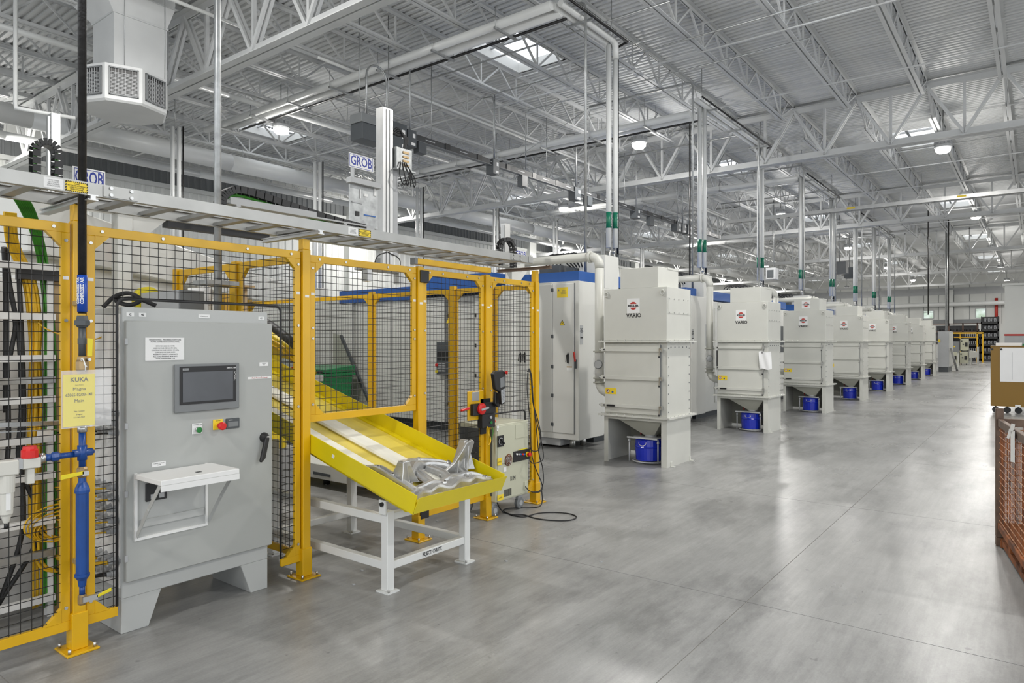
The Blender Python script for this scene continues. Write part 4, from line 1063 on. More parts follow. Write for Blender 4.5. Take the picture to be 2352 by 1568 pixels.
# ================================================================== DUST COLLECTORS
V0 = Vector((-4.135, 8.0, 0)); PIT = 4.08
def mk_vario():
    t = thing('dust_collector', 'd', 'dust collector', (-4.135, 8.37, 0), 'dust collectors along the aisle')
    xl, xr, yf, yb = -4.587, -3.685, 8.0, 8.74
    part('upper_housing', MB().box(xl, xr, yf, yb, 1.606, 2.287), 'cream', t, .004)
    part('top_box', MB().box(-4.355, -3.815, 8.02, 8.64, 2.287, 2.55), 'cream', t, .004)
    part('top_box_lid', MB().box(-4.36, -3.81, 8.30, 8.65, 2.535, 2.562), 'cream', t)
    for z, nm in ((1.583, 'upper_flange'), (.612, 'lower_flange')):
        f = part(nm, MB().box(xl - .06, xr + .06, yf - .055, yb + .06, z, z + .022), 'cream', t)
        m = MB()
        for i in range(9): m.cyl((xl - .02 + i * .117, yf - .035, z - .008), (xl - .02 + i * .117, yf - .035, z + .034), .007, 6)
        for i in range(7): m.cyl((xr + .04, yf + .03 + i * .115, z - .008), (xr + .04, yf + .03 + i * .115, z + .034), .007, 6)
        part('flange_bolt', m, 'steel', f, kind='stuff')
    part('filter_housing', MB().box(xl + .005, xr - .002, yf + .01, yb - .01, .634, 1.583), 'cream', t)
    m = MB()
    for i in range(8): m.cyl((xr - .003, yf + .045, .70 + i * .115), (xr + .006, yf + .045, .70 + i * .115), .007, 6).cyl((xr - .003, yb - .05, .70 + i * .115), (xr + .006, yb - .05, .70 + i * .115), .007, 6)
    for i in range(5): m.cyl((xr - .003, yf + .12 + i * .12, 1.52), (xr + .006, yf + .12 + i * .12, 1.52), .009, 6)
    part('side_bolt', m, 'mid_grey', t, kind='stuff')
    dd = part('filter_door', MB().box(xl + .02, xr - .09, yf - .012, yf + .01, .655, 1.56), 'cream', t, .003)
    for z in (1.487, 1.118, .752):
        b = part('clamp_bar', MB().box(xl - .03, xr - .06, yf - .038, yf - .012, z - .024, z + .024), 'cream', dd, .003)
    for z in (1.487, 1.118, .752):
        part('clamp_latch', MB().box(xr - .085, xr - .05, yf - .055, yf - .012, z - .022, z + .026).bar((xr - .07, yf - .06, z), (xr - .078, yf - .062, z - .075), .012, .012).cyl((xl - .03, yf - .03, z), (xl - .055, yf - .03, z), .012, 8), 'steel', t)
        part('latch_grip', MB().cyl((xr - .078, yf - .062, z - .078), (xr - .079, yf - .062, z - .10), .010, 8).cyl((xl + .01, yf - .045, z - .0), (xl + .03, yf - .045, z), .008, 8), 'black', t)
    part('door_handle', MB().box(-4.52, -4.40, yf - .062, yf - .04, .738, .762), 'black', dd, .004)
    part('door_gap', MB().box(xr - .086, xr - .08, yf - .013, yf + .011, .66, 1.55), 'mid_grey', dd)
    sp = part('side_plate', MB().box(xr, xr + .004, yf + .03, yb - .03, 1.95, 2.15), 'cream', t)
    m = MB()
    for i in range(5):
        for z in (1.962, 2.138): m.cyl((xr + .004, yf + .06 + i * .145, z), (xr + .010, yf + .06 + i * .145, z), .008, 6)
    part('plate_bolt', m, 'steel', sp, kind='stuff')
    for x in (xl + .045, xr - .055):
        part('lifting_eye', MB().tube([(x + .026 * math.cos(a * math.pi / 6), yf - .022, 2.215 + .03 * math.sin(a * math.pi / 6)) for a in range(13)], .0085, 8, False).box(x - .014, x + .014, yf - .022, yf, 2.235, 2.255), 'cream', t)
    # logo
    lg = part('logo_plate', MB().box(-4.245, -4.062, yf - .003, yf, 1.963, 2.153), 'label_white', t)
    cx, cz = -4.1535, 2.058
    up = MB().poly([(cx + .052 * math.cos(a), yf - .0045, cz + .052 * math.sin(a)) for a in [math.radians(d) for d in range(27, 154, 9)]], (0, .002, 0))
    up.poly([(cx + .052 * math.cos(a), yf - .0045, cz + .052 * math.sin(a)) for a in [math.radians(d) for d in range(207, 334, 9)]], (0, .002, 0))
    part('red_emblem', up, 'ink_red', lg)
    part('logo_lettering', MB().text('KELLER', .037, (cx, yf - .005, cz), '-Y', bold=.0016, sx=1.22), 'ink', lg)
    part('name_lettering', MB().text('VARIO', .072, (-4.147, yf - .002, 1.93), '-Y', bold=.0015, sx=1.02), 'ink', t)
    wn = part('warning_label', MB().box(-4.56, -4.397, yf - .0145, yf - .012, .897, .978), 'label_yellow', dd)
    m = MB().cyl((-4.523, yf - .0155, .938), (-4.523, yf - .0145, .938), .026, 20)
    part('red_ring', m, 'ink_red', wn)
    m = MB().cyl((-4.523, yf - .0165, .938), (-4.523, yf - .0155, .938), .019, 18); part('ring_centre', m, 'label_white', wn)
    m = MB().box(-4.529, -4.517, yf - .0175, yf - .0165, .926, .95); part('hand_mark', m, 'ink', wn)
    part('blue_mark', MB().cyl((-4.452, yf - .0155, .927), (-4.452, yf - .0145, .927), .015, 14), 'sign_blue', wn)
    # base frame
    part('side_sheet', MB().box(xr - .012, xr, yf, yb, .0, .612), 'cream', t)
    part('side_sheet', MB().box(xl, xl + .012, yf, yb, .0, .612), 'cream', t)
    part('front_post', MB().box(xr - .078, xr - .012, yf, yf + .012, 0, .612), 'cream', t)
    part('front_post', MB().box(xl + .012, xl + .06, yf, yf + .012, 0, .612), 'cream', t)
    part('front_beam', MB().box(xl + .06, xr - .078, yf, yf + .012, .57, .612), 'cream', t)
    part('back_sheet', MB().box(xl + .012, xr - .012, yb - .012, yb, .05, .612), 'cream_dark', t)  # full-width sheet; shade inside the base is put into its darker cream
    for y in (yf + .1, yb - .05): part('foot_bracket', MB().box(xr, xr + .05, y, y + .05, 0, .008).box(xr, xr + .006, y, y + .05, 0, .06), 'cream', t)
    m = MB(); T = [(xl + .15, 8.03, .59), (xr - .075, 8.03, .59), (xr - .075, 8.7, .59), (xl + .15, 8.7, .59)]; B = [(-4.08, 8.15, .375), (-3.93, 8.15, .375), (-3.93, 8.32, .375), (-4.08, 8.32, .375)]
    m.add(T + B, [(0, 1, 5, 4), (1, 2, 6, 5), (2, 3, 7, 6), (3, 0, 4, 7), (0, 3, 2, 1), (4, 5, 6, 7)])
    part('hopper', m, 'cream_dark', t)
    # drum carrier
    cxx, cyy = -4.045, 8.22
    dc = part('drum_lid', MB().cyl((cxx, cyy, .333), (cxx, cyy, .348), .195, 24).box(cxx - .22, cxx + .21, cyy - .19, cyy - .17, .333, .352), 'light_grey', t)
    part('lid_collar', MB().cyl((cxx + .03, cyy, .346), (cxx + .03, cyy, .377), .08, 14), 'light_grey', dc)
    for x in (-.205, .205): part('lift_rod', MB().cyl((cxx + x, cyy - .15, .03), (cxx + x, cyy - .15, .335), .009, 8).cyl((cxx + x, cyy - .15, .28), (cxx + x, cyy - .15, .31), .016, 8), 'light_grey', t)
    part('lift_ring', MB().tube([(cxx + .20 * math.cos(a * math.pi / 8), cyy - .02 + .17 * math.sin(a * math.pi / 8), .03) for a in range(17)], .009, 6, False), 'light_grey', t)
    part('red_lever', MB().box(cxx - .175, cxx - .155, cyy + .1, cyy + .12, .35, .44), 'ink_red', t)
    return t
def mk_drum():
    cx, cy = -4.045, 8.22
    t = thing('drum', 'd', 'drum', (cx, cy, .042), 'blue drums under the dust collectors')
    part('drum_body', MB().lathe((cx, cy, .042), (0, 0, 1), [(0, .160), (.004, .166), (.09, .172), (.17, .176), (.178, .184), (.19, .177), (.27, .173), (.278, .181), (.29, .172)], 28), 'drum_blue', t)
    part('carrying_handle', MB().tube(smooth([(cx - .05, cy - .176, .29), (cx - .045, cy - .186, .26), (cx, cy - .194, .245), (cx + .045, cy - .186, .26), (cx + .05, cy - .176, .29)], 4), .004, 6), 'steel', t)
    return t
def mk_duct():
    x, y = -4.858, 8.34; r = .064
    t = thing('exhaust_duct', 'd', 'duct', (x, y, .95), 'exhaust ducts between machines and dust collectors')
    el = [(x, y, 2.60)] + [(x - .14 + .14 * math.cos(a * math.pi / 10), y, 2.65 + .14 * math.sin(a * math.pi / 10)) for a in range(6)]
    part('riser', MB().cyl((x, y, 1.02), (x, y, 2.62), r, 20), 'cream', t)
    part('top_elbow', MB().tube([(x, y, 2.62)] + [(x - .14 + .14 * math.cos(a * math.pi / 10), y, 2.65 + .14 * math.sin(a * math.pi / 10)) for a in range(1, 6)], r, 20), 'cream', t)
    part('horizontal_duct', MB().cyl((x - .14, y, 2.79), (-6.35, y, 2.79), r, 20), 'cream', t)
    part('elbow_flange', MB().cyl((x - .135, y, 2.79), (x - .165, y, 2.79), r + .022, 20), 'cream', t)
    part('end_elbow', MB().tube([(-6.35, y, 2.79), (-6.45, y + .02, 2.79), (-6.52, y + .1, 2.79), (-6.55, y + .22, 2.80), (-6.55, y + .60, 2.80)], r, 16), 'cream', t)
    part('bottom_elbow', MB().tube([(x, y, 1.04), (x + .01, y, .98), (x + .05, y, .92), (x + .12, y, .885), (x + .275, y, .88)], r, 18), 'cream', t)
    for z in (1.455, 1.08, 1.02): part('pipe_flange', MB().cyl((x, y, z - .008), (x, y, z + .008), r + .025, 20), 'cream_dark', t)
    c = Vector((x + .01, y - .03, 1.275)); d = Vector((.35, -.94, 0))
    part('sensor_cap', MB().cyl(c, c + d * .075, .052, 20), 'light_grey', t)
    part('plastic_wrap', MB().lathe((x, y, 1.09), (0, 0, 1), [(0, .07), (.06, .085), (.12, .078), (.2, .09), (.28, .082), (.35, .07)], 14), 'plastic_sleeve', t)
    part('clamp_ring', MB().tube([(c + d * .05) + Vector((.94 * .056 * math.cos(a), .35 * .056 * math.cos(a), .056 * math.sin(a))) for a in [k * math.pi / 8 for k in range(17)]], .006, 6, False), 'mid_grey', t)
    return t
va, drm, dct = mk_vario(), mk_drum(), mk_duct()
vl = ['%s cream dust collector with blue drum, counted from the yellow fence' % ORD[k] for k in range(8)]
vl[1] = 'second cream dust collector, white paper bag hung on its door clamp'
vl[2] = 'third cream dust collector, with an extra round logo on its top box'
VA = []
for k in range(8):
    if k == 0:
        va['label'] = 'first cream dust collector, closest to yellow fence, full door label visible'; drm['label'] = 'blue steel drum under the first dust collector'; dct['label'] = 'cream exhaust duct beside the first dust collector'
        va['label'] = 'first cream dust collector in the row, closest to the yellow fence'; VA.append(va)
    else:
        d = (0, PIT * k, 0); VA.append(dup(va, d, vl[k]))
        dup(drm, d, 'blue steel drum under the %s dust collector' % ORD[k])
        dup(dct, d, 'cream exhaust duct beside the %s dust collector' % ORD[k])
# extra logo on the third unit
y2 = 8.02 + 2 * PIT; cx, cz = -4.10, 2.42
WORIG[VA[2].name] = Vector(VA[2].location)
lg = part('logo_plate', MB().box(cx - .09, cx + .09, y2 - .003, y2, cz - .09, cz + .09), 'label_white', VA[2])
m = MB().poly([(cx + .052 * math.cos(math.radians(a)), y2 - .0045, cz + .052 * math.sin(math.radians(a))) for a in range(27, 154, 9)], (0, .002, 0))
m.poly([(cx + .052 * math.cos(math.radians(a)), y2 - .0045, cz + .052 * math.sin(math.radians(a))) for a in range(207, 334, 9)], (0, .002, 0))
part('red_emblem', m, 'ink_red', lg)
part('logo_lettering', MB().text('KELLER', .037, (cx, y2 - .005, cz), '-Y', bold=.0016, sx=1.22), 'ink', lg)
yy = 8.0 + PIT - .075
bg_ = MB()
gx, gz = 7, 8; vs = []
for i in range(gx + 1):
    for j in range(gz + 1):
        u, v = i / gx, j / gz
        vs.append((-3.80 + .20 * u - .02 * v, yy - .012 * math.sin(u * 9 + v * 3) - .02 * math.sin(math.pi * u) * (1 - v) + (0), 1.115 + .30 * v + .012 * math.sin(u * 7)))
n_ = len(vs); vs2 = [(a, b + .018, c) for a, b, c in vs]
fs = [(i * (gz + 1) + j, (i + 1) * (gz + 1) + j, (i + 1) * (gz + 1) + j + 1, i * (gz + 1) + j + 1) for i in range(gx) for j in range(gz)]
bg_.add(vs, fs, True); bg_.add(vs2, [tuple(reversed(f)) for f in fs], True)
single('paper_bag', bg_, 'paper', 'crumpled white paper bag hanging on the second dust collector', 'bag')
# ================================================================== MACHINE CABINETS AND MACHINES
def mk_cab():
    t = thing('machine_cabinet', 'd', 'cabinet', (-6.0, 8.85, 0), 'tall electrical cabinets of the machine line')
    x0, x1, y0, y1 = -6.72, -5.28, 8.47, 9.20
    part('body', MB().box(x0, x1, y0 + .02, y1, .15, 2.48), 'machine_white', t, .006)
    part('front_frame', MB().box(x0, x1, y0, y0 + .02, .15, 2.48), 'machine_white', t, .003)
    part('base', MB().box(x0 + .05, x1 - .35, y0 + .05, y1 - .05, .04, .15), 'light_grey', t)
    part('levelling_foot', MB().cyl((x1 - .25, y0 + .22, 0), (x1 - .25, y0 + .22, .15), .05, 10).cyl((x0 + .3, y0 + .3, 0), (x0 + .3, y0 + .3, .05), .05, 10).cyl((x1 - .25, y1 - .2, 0), (x1 - .25, y1 - .2, .15), .05, 10), 'steel', t)
    ds = []
    for a, b in ((-5.727, -5.355), (-6.10, -5.733), (-6.66, -6.12)):
        ds.append(part('cabinet_door', MB().box(a, b, y0 - .018, y0, .24, 2.448), 'machine_white', t, .005))
    for z in (.36, .79, 1.22, 1.67, 2.13, 2.36)[:5] + (2.36,):
        if z == 2.13: continue
        part('hinge', MB().box(-5.748, -5.712, y0 - .028, y0 - .017, z - .025, z + .025), 'dark_grey', t)
    part('door_gap', MB().box(-5.7335, -5.7265, y0 - .012, y0 + .001, .24, 2.448).box(-5.355, -5.345, y0 - .012, y0 + .001, .24, 2.448), 'mid_grey', t)
    f = y0 - .018
    lb = part('warning_label', MB().box(-5.645, -5.455, f - .002, f, 2.243, 2.393), 'label_yellow', ds[0])
    part('label_lettering', MB().text('WARNING\nhigh voltage\ndisconnect power\nbefore opening', .014, (-5.53, f - .003, 2.32), '-Y').poly([(-5.635, f - .003, 2.34), (-5.60, f - .003, 2.34), (-5.6175, f - .003, 2.375)], (0, .001, 0)), 'ink_grey', lb)
    for x in (-5.553, -6.02):
        tr = part('voltage_sign', MB().poly([(x - .042, f - .002, 1.835), (x + .042, f - .002, 1.835), (x, f - .002, 1.91)], (0, .002, 0)), 'label_yellow', ds[0] if x > -5.7 else ds[1])
        m = MB()
        P = [Vector((x - .042, f - .003, 1.835)), Vector((x + .042, f - .003, 1.835)), Vector((x, f - .003, 1.91))]
        for i in range(3): m.bar(P[i], P[(i + 1) % 3], .006, .002, (0, 1, 0))
        m.poly([(x + .004, f - .003, 1.888), (x - .010, f - .003, 1.862), (x + .001, f - .003, 1.864), (x - .004, f - .003, 1.845), (x + .012, f - .003, 1.868), (x + .002, f - .003, 1.867)], (0, .001, 0))
        part('bolt_mark', m, 'ink', tr)
    for x, d in ((-5.45, ds[0]), (-6.32, ds[2]), (-6.24, ds[2])):
        part('swing_handle', MB().poly([(x - .018, f - .012, 1.28), (x + .012, f - .012, 1.27), (x + .016, f - .012, 1.40), (x, f - .012, 1.435), (x - .016, f - .012, 1.40)], (0, .012, 0)).bar((x - .02, f - .035, 1.29), (x - .006, f - .035, 1.40), .014, .012), 'black', d, .003)
    part('main_disconnect', MB().box(-5.343, -5.305, y0 - .02, y0, 1.20, 1.33), 'dark_grey', t, .003)
    part('disconnect_lever', MB().bar((-5.325, y0 - .03, 1.30), (-5.335, y0 - .045, 1.44), .024, .02), 'ink_red', t, .003)
    pl = part('instruction_plate', MB().box(-5.475, -5.38, f - .002, f, 1.17, 1.23), 'label_white', ds[0])
    part('plate_header', MB().box(-5.475, -5.38, f - .003, f - .002, 1.212, 1.23), 'cardboard', pl)
    pl = part('rating_plate', MB().box(x1, x1 + .003, y0 + .03, y0 + .115, 1.55, 1.83), 'light_grey', t)
    part('plate_lettering', MB().box(x1 + .003, x1 + .004, y0 + .04, y0 + .105, 1.64, 1.66).text('GROB-WERKE\nG300\nSERIAL NO.\nMADE IN GERMANY\n480V 60Hz\n3 PH', .012, (x1 + .004, y0 + .072, 1.75), '+X'), 'ink', pl)
    pl = part('paper_notice', MB().box(-6.06, -5.93, f - .003, f, 1.61, 1.90) if False else MB().box(-6.07, -5.955, f - .003, f, 1.50, 1.80), 'paper', ds[1])
    part('notice_lettering', MB().text('electric shock\ndanger of life\nopen only when\nswitched off\nsee manual', .015, (-6.012, f - .004, 1.64), '-Y'), 'ink_grey', pl)
    part('blue_sign', MB().box(-6.06, -6.01, f - .003, f, 1.37, 1.45), 'sign_blue', ds[1])
    part('document_pocket', MB().box(-6.09, -5.965, f - .035, f, .98, 1.17), 'controller_cream', ds[1], .003)
    return t
def mk_machine():
    t = thing('milling_machine', 'd', 'machine', (-7.3, 10.8, 0), 'milling machines behind the dust collectors')
    x0, x1, y0, y1 = -8.75, -5.45, 9.25, 12.1
    part('enclosure', MB().box(x0, x1, y0, y1, .12, 2.44), 'machine_white', t, .01)
    part('base_frame', MB().box(x0 + .1, x1 - .1, y0 + .1, y1 - .1, 0, .12), 'dark_grey', t)
    part('blue_header', MB().box(-7.9, -5.62, 9.02, 11.9, 2.50, 2.69), 'machine_blue', t, .004)
    part('white_column', MB().box(-5.94, -5.46, 9.55, 10.0, 2.44, 2.98), 'machine_white', t, .004)
    part('window_panel', MB().box(x1, x1 + .012, 9.6, 9.9, 1.5, 1.95), 'light_grey', t)
    dr_ = part('sliding_door', MB().box(x1, x1 + .03, 10.1, 11.6, .3, 2.3), 'machine_white', t, .006)
    part('door_window', MB().box(x1 + .03, x1 + .035, 10.35, 11.35, 1.3, 2.0), 'dark_grey', dr_)
    part('door_handle', MB().box(x1 + .03, x1 + .07, 10.16, 10.20, 1.0, 1.4), 'black', dr_)
    part('valve_block', MB().box(-6.6, -6.2, 9.35, 9.7, 2.69, 2.85).box(-6.1, -5.98, 9.4, 9.6, 2.44, 2.8), 'dark_grey', t)
    hs = MB()
    for i in range(5): hs.tube(smooth([(-6.5 + .07 * i, 9.4, 2.85), (-6.45 + .09 * i, 9.35, 2.98), (-6.3 + .1 * i, 9.4, 3.02), (-6.05 + .05 * i, 9.5, 2.8)], 4), .012, 6)
    part('hose', hs, 'rubber', t, kind='stuff')
    return t
cab, mac = mk_cab(), mk_machine()
for k in range(8):
    if k == 0:
        cab['label'] = 'first white electrical cabinet, yellow warning label, partly behind fence'; mac['label'] = 'first white milling machine with blue header behind the fence cell'
    else:
        d = (0, PIT * k, 0)
        dup(cab, d, 'white electrical cabinet standing behind the %s dust collector' % ORD[k]); dup(mac, d, 'white milling machine with blue header, %s in the row' % ORD[k])
# cell side of the first machine: panels, doors and key panel behind the back fence
cf = thing('cell_enclosure', 'white sheet metal front with key panel behind the back fence', 'machine', (-8.5, 8.9, 0))
for i, (a, b) in enumerate(((-12.2, -10.55), (-10.5, -8.8), (-8.75, -8.1), (-8.05, -7.45), (-7.4, -6.8))):
    d_ = part('front_panel', MB().box(a, b, 8.62 + .05 * (i % 2), 8.75 + .05 * (i % 2), .2, 2.36), 'machine_white', cf, .006)
    if i >= 2:
        for z in (.5, 1.0, 1.5, 2.0): part('hinge', MB().box(a + .01, a + .035, 8.60 + .05 * (i % 2), 8.62 + .05 * (i % 2), z, z + .06), 'black', d_)
part('skirt', MB().box(-12.2, -6.8, 8.8, 8.9, .03, .22), 'dark_grey', cf)
part('upper_box', MB().box(-12.2, -6.75, 8.9, 9.24, .2, 2.44), 'machine_white', cf)
part('blue_header', MB().box(-8.75, -6.9, 8.45, 8.9, 2.40, 2.70), 'machine_blue', cf, .004)
part('blue_header', MB().box(-10.9, -8.78, 8.6, 9.1, 2.34, 2.58), 'machine_blue', cf, .004)
p_ = part('maker_plate', MB().box(-8.70, -8.50, 8.444, 8.45, 2.44, 2.52), 'label_white', cf)
part('plate_lettering', MB().text('GROB', .06, (-8.60, 8.443, 2.48), '-Y', bold=.002), 'ink_blue', p_)
kx = onY(1008, 785, 8.58)[0]; kb = onY(1036, 860, 8.58)
kp = part('key_panel', MB().box(kx, kb[0] + .04, 8.52, 8.62, kb[2], onY(1008, 785, 8.58)[2]), 'dark_grey', cf, .004)
m = MB()
for i in range(6):
    for j in range(9):
        zz = kb[2] + .05 + j * .042
        if j < 4: m.box(kx + .03 + i * .033, kx + .052 + i * .033, 8.512, 8.52, zz, zz + .026)
part('key', m, 'light_grey', kp, kind='stuff')
part('display', MB().box(kx + .02, kb[0] + .02, 8.514, 8.52, kb[2] + .24, kb[2] + .40), 'black', kp)
for z in (.05, .16): part('estop_button', MB().cyl((kx + .02, 8.49, kb[2] + z), (kx + .02, 8.52, kb[2] + z), .026, 12), 'red' if z > .1 else 'valve_yellow', kp)
wt = onY(1029, 735, 8.6); part('voltage_sign', MB().poly([(wt[0] - .05, 8.61, wt[2] - .05), (wt[0] + .05, 8.61, wt[2] - .05), (wt[0], 8.61, wt[2] + .04)], (0, .004, 0)), 'label_yellow', cf)
# ================================================================== CABLE TRAY over the fence
tr = thing('cable_tray', 'long aluminium ladder tray carried on the yellow fence posts', 'cable tray', (-4.0, 2.6, 2.31))
YA, YB = -1.2, 5.27
for x, s in ((-3.80, 1), (-4.22, -1)):
    m = MB().box(x - .003, x + .003, YA, YB, 2.338, 2.402)
    m.box(min(x, x - s * .03), max(x, x - s * .03), YA, YB, 2.399, 2.403).box(min(x, x - s * .03), max(x, x - s * .03), YA, YB, 2.337, 2.341)
    part('side_rail', m, 'alu_soft', tr)
y = YA + .1
while y < YB - .05:
    part('rung', MB().box(-4.217, -3.803, y - .026, y + .026, 2.343, 2.365), 'alu_soft', tr); y += .23
for ya in (1.50, 4.93):
    sp = part('splice_plate', MB().box(-3.797, -3.790, ya, ya + .17, 2.342, 2.398), 'alu_soft', tr)
    for yy in (.035, .135):
        for z in (2.353, 2.388): part('bolt', MB().cyl((-3.79, ya + yy, z), (-3.782, ya + yy, z), .009, 8), 'steel', sp)
part('end_plate', MB().box(-3.797, -3.792, 5.20, 5.27, 2.342, 2.398), 'alu_soft', tr)
part('lifting_eye', MB().tube(arc((-3.8, 5.25, 2.403), .014, 0, math.pi, 8), .003, 6), 'steel', tr)
def hazard(y0, y1, z0, z1, lines):
    lb = part('warning_label', MB().box(-3.7968, -3.796, y0, y1, z0, z1), 'label_yellow', tr)
    m = MB(); n = 12; t = .006; L = y1 - y0
    for i in range(n):
        a = y0 + L * i / n
        for za, zb in ((z0, z0 + t), (z1 - t, z1)): m.poly([(-3.796, a, za), (-3.796, a + L / n * .5, za), (-3.796, a + L / n * .8, zb), (-3.796, a + L / n * .3, zb)], (.0006, 0, 0))
    for i in range(4):
        a = z0 + (z1 - z0) * i / 4
        for ya, yb in ((y0, y0 + t), (y1 - t, y1)): m.poly([(-3.796, ya, a), (-3.796, yb, a + .004), (-3.796, yb, a + .012), (-3.796, ya, a + .008)], (.0006, 0, 0))
    m.text(lines, .0085, (-3.7955, (y0 + y1) / 2, (z0 + z1) / 2), '+X', ex=.0002, fit=(y1 - y0) * .80)
    part('label_lettering', m, 'ink', lb)
W_ = 'WARNING\nNOT TO BE USED AS A WALKWAY,\nLADDER, OR SUPPORT FOR\nLADDERS OR PERSONNEL'
hazard(onX(150, 425, -3.796)[1], onX(202, 425, -3.796)[1], 2.342, 2.394, W_); hazard(onX(825, 537, -3.796)[1], onX(852, 537, -3.796)[1], 2.342, 2.394, W_)
for y0 in (onX(100, 425, -3.796)[1], onX(800, 535, -3.796)[1]):
    lb = part('data_label', MB().box(-3.7968, -3.796, y0, y0 + .085, 2.344, 2.394), 'label_white', tr)
    part('label_lettering', MB().text('LOAD CLASS\nALUMINUM\nGROUNDING\nCONDUCTOR', .0085, (-3.7955, y0 + .042, 2.369), '+X', ex=.0002), 'ink_grey', lb)
for ya, lbl, p0, p1 in ((1.44, 'silver extrusion crosspiece on the first post under the tray', (110, 482), (203, 446)), (2.82, 'silver extrusion crosspiece on the second post under the tray', (620, 550), (718, 534)), (5.52, 'thin rusty plate crosspiece on the last post under the tray', (1136, 612), (1240, 622))):
    m = MB().box(-4.42, -3.76, ya - .02, ya + .02, 2.297, 2.31).box(-4.42, -3.76, ya - .006, ya + .006, 2.285, 2.297) if False else (MB().box(-4.42, -3.76, ya - .024, ya + .024, 2.308, 2.314).box(-4.42, -3.76, ya - .024, ya + .024, 2.330, 2.336).box(-4.42, -3.76, ya - .012, ya + .012, 2.314, 2.330))
    t = single('tray_support', m, 'alu' if ya < 5 else 'rust_light', lbl, 'support')
for i in range(3):
    single('cable', MB().tube(smooth([(-3.85 - .05 * i, -1, 2.372), (-3.86 - .05 * i, 1.0, 2.371), (-3.9 - .04 * i, 2.2, 2.372), (-3.88 - .04 * i, 3.6, 2.371), (-3.9 - .05 * i, 5.1, 2.372)], 5), .006, 6), 'cable_yellow', 'yellow cable lying along the inside of the aluminium tray', 'cable', 'yellow cables in the tray')
# ================================================================== GANTRY LOADER
GX = -6.0
gb = thing('gantry_beam', 'white gantry beam running behind the aluminium tray', 'beam', (GX, 3, 0))
part('main_beam', MB().box(GX - .15, GX + .02, -2, 8.1, 2.66, 2.80), 'machine_white', gb, .006)
part('guide_rail', MB().box(GX + .02, GX + .05, -2, 8.1, 2.76, 2.79), 'steel', gb)
part('rack_strip', MB().box(GX - .12, GX - .02, 2.9, 3.9, 2.60, 2.66), 'black', gb)
for y in (-1.0, 2.55, 7.9):
    part('gantry_leg', MB().box(GX - .14, GX - .02, y - .06, y + .06, 0, 2.66), 'machine_white', gb, .004)
    part('leg_bracket', MB().poly([(GX - .05, y + .06, 2.66), (GX - .05, y + .06, 2.4), (GX - .05, y + .35, 2.66)], (.02, 0, 0)), 'machine_white', gb)
ld = thing('gantry_loader', 'tall aluminium loader column with carriage plate riding the gantry beam', 'loader', (GX, 5.3, 2.4))
a = onX(875, 242, GX + .1); c = onX(903, 242, GX + .1)
part('loader_column', MB().box(GX - .02, GX + .10, a[1] + .03, c[1], 2.42, a[2]), 'alu', ld, .004)
part('column_groove', MB().box(GX + .10, GX + .103, a[1] + .075, a[1] + .085, 2.45, a[2] - .02).box(GX + .10, GX + .103, a[1] + .125, a[1] + .135, 2.45, a[2] - .02), 'mid_grey', ld, kind='stuff')
part('rear_rail', MB().box(GX + .02, GX + .08, c[1], c[1] + .09, 2.6, 3.62), 'light_grey', ld)
a, c = onX(803, 405, GX + .1), onX(868, 512, GX + .1)
cp = part('carriage_plate', MB().poly([(GX + .1, a[1] - .0, 2.86), (GX + .1, c[1], 2.86), (GX + .1, c[1], 3.33), (GX + .1, a[1], 3.33)], (-.02, 0, 0)), 'galv', ld, .004)
part('plate_header', MB().box(GX + .08, GX + .16, a[1] - .03, c[1], 3.31, 3.37), 'light_grey', cp, .003)
for yy, zz, ww, hh, mm in ((.14, .30, .012, .1, 'label_white'), (.2, .33, .05, .03, 'label_white'), (.03, .24, .14, .015, 'light_grey'), (.34, .36, .03, .1, 'label_white'), (.2, .12, .16, .012, 'sign_blue'), (.08, .1, .05, .05, 'black')):
    part('fitting', MB().box(GX + .1, GX + .108, a[1] + yy, a[1] + yy + ww, 2.87 + zz, 2.87 + zz + hh), mm, cp)
part('drive_box', MB().box(GX + .0, GX + .14, a[1] + .0, c[1] - .08, 2.82, 2.88), 'light_grey', ld, .004)
rg = random.Random(4); m = MB()
for i in range(8):
    b0 = Vector((GX + .13, a[1] + .08 + .03 * i, 3.37)); m.tube(smooth([b0, b0 + Vector((-.03, rg.uniform(-.05, .05), .03)), b0 + Vector((-.05, rg.uniform(-.07, .07), .06)), b0 + Vector((0, rg.uniform(-.05, .05), .02))], 4), .006, 5)
part('valve_tubing', m, 'steel', ld, kind='stuff')
c2 = onX(905, 345, GX + .1)
gb_ = part('chain_bracket', MB().box(GX + .0, GX + .14, c2[1] - .0, c2[1] + .25, 3.60, 3.85), 'galv', ld, .004)
part('bracket_floor', MB().box(GX - .02, GX + .17, c2[1] - .02, c2[1] + .28, 3.585, 3.60), 'galv', gb_)
m = MB()
for i in range(4): m.box(GX + .14, GX + .15, c2[1] + .10, c2[1] + .19, 3.64 + i * .05, 3.665 + i * .05)
part('terminal', m, 'brass', gb_, kind='stuff')
m = MB()
for i in range(5): m.tube(smooth([(GX + .08, c2[1] - .02 + .02 * i, 4.0), (GX + .1, c2[1] + .06 + .02 * i, 4.08 - .02 * i), (GX + .12, c2[1] + .14 + .015 * i, 3.98), (GX + .1, c2[1] + .15, 3.85)], 5), .012, 6)
part('cable_bend', m, 'rubber', ld, kind='stuff')
m = MB()
for i in range(4): m.tube(smooth([(GX + .15, c2[1] + .05 + .03 * i, 3.68), (GX + .2, c2[1] + .0 + .08 * i, 3.5), (GX + .17, c2[1] + .1 + .05 * i, 3.42), (GX + .15, c2[1] + .22, 3.6)], 5), .007, 5)
part('hanging_lead', m, 'rubber', ld, kind='stuff')
a, c = onX(840, 575, GX + .1), onX(925, 640, GX + .1)
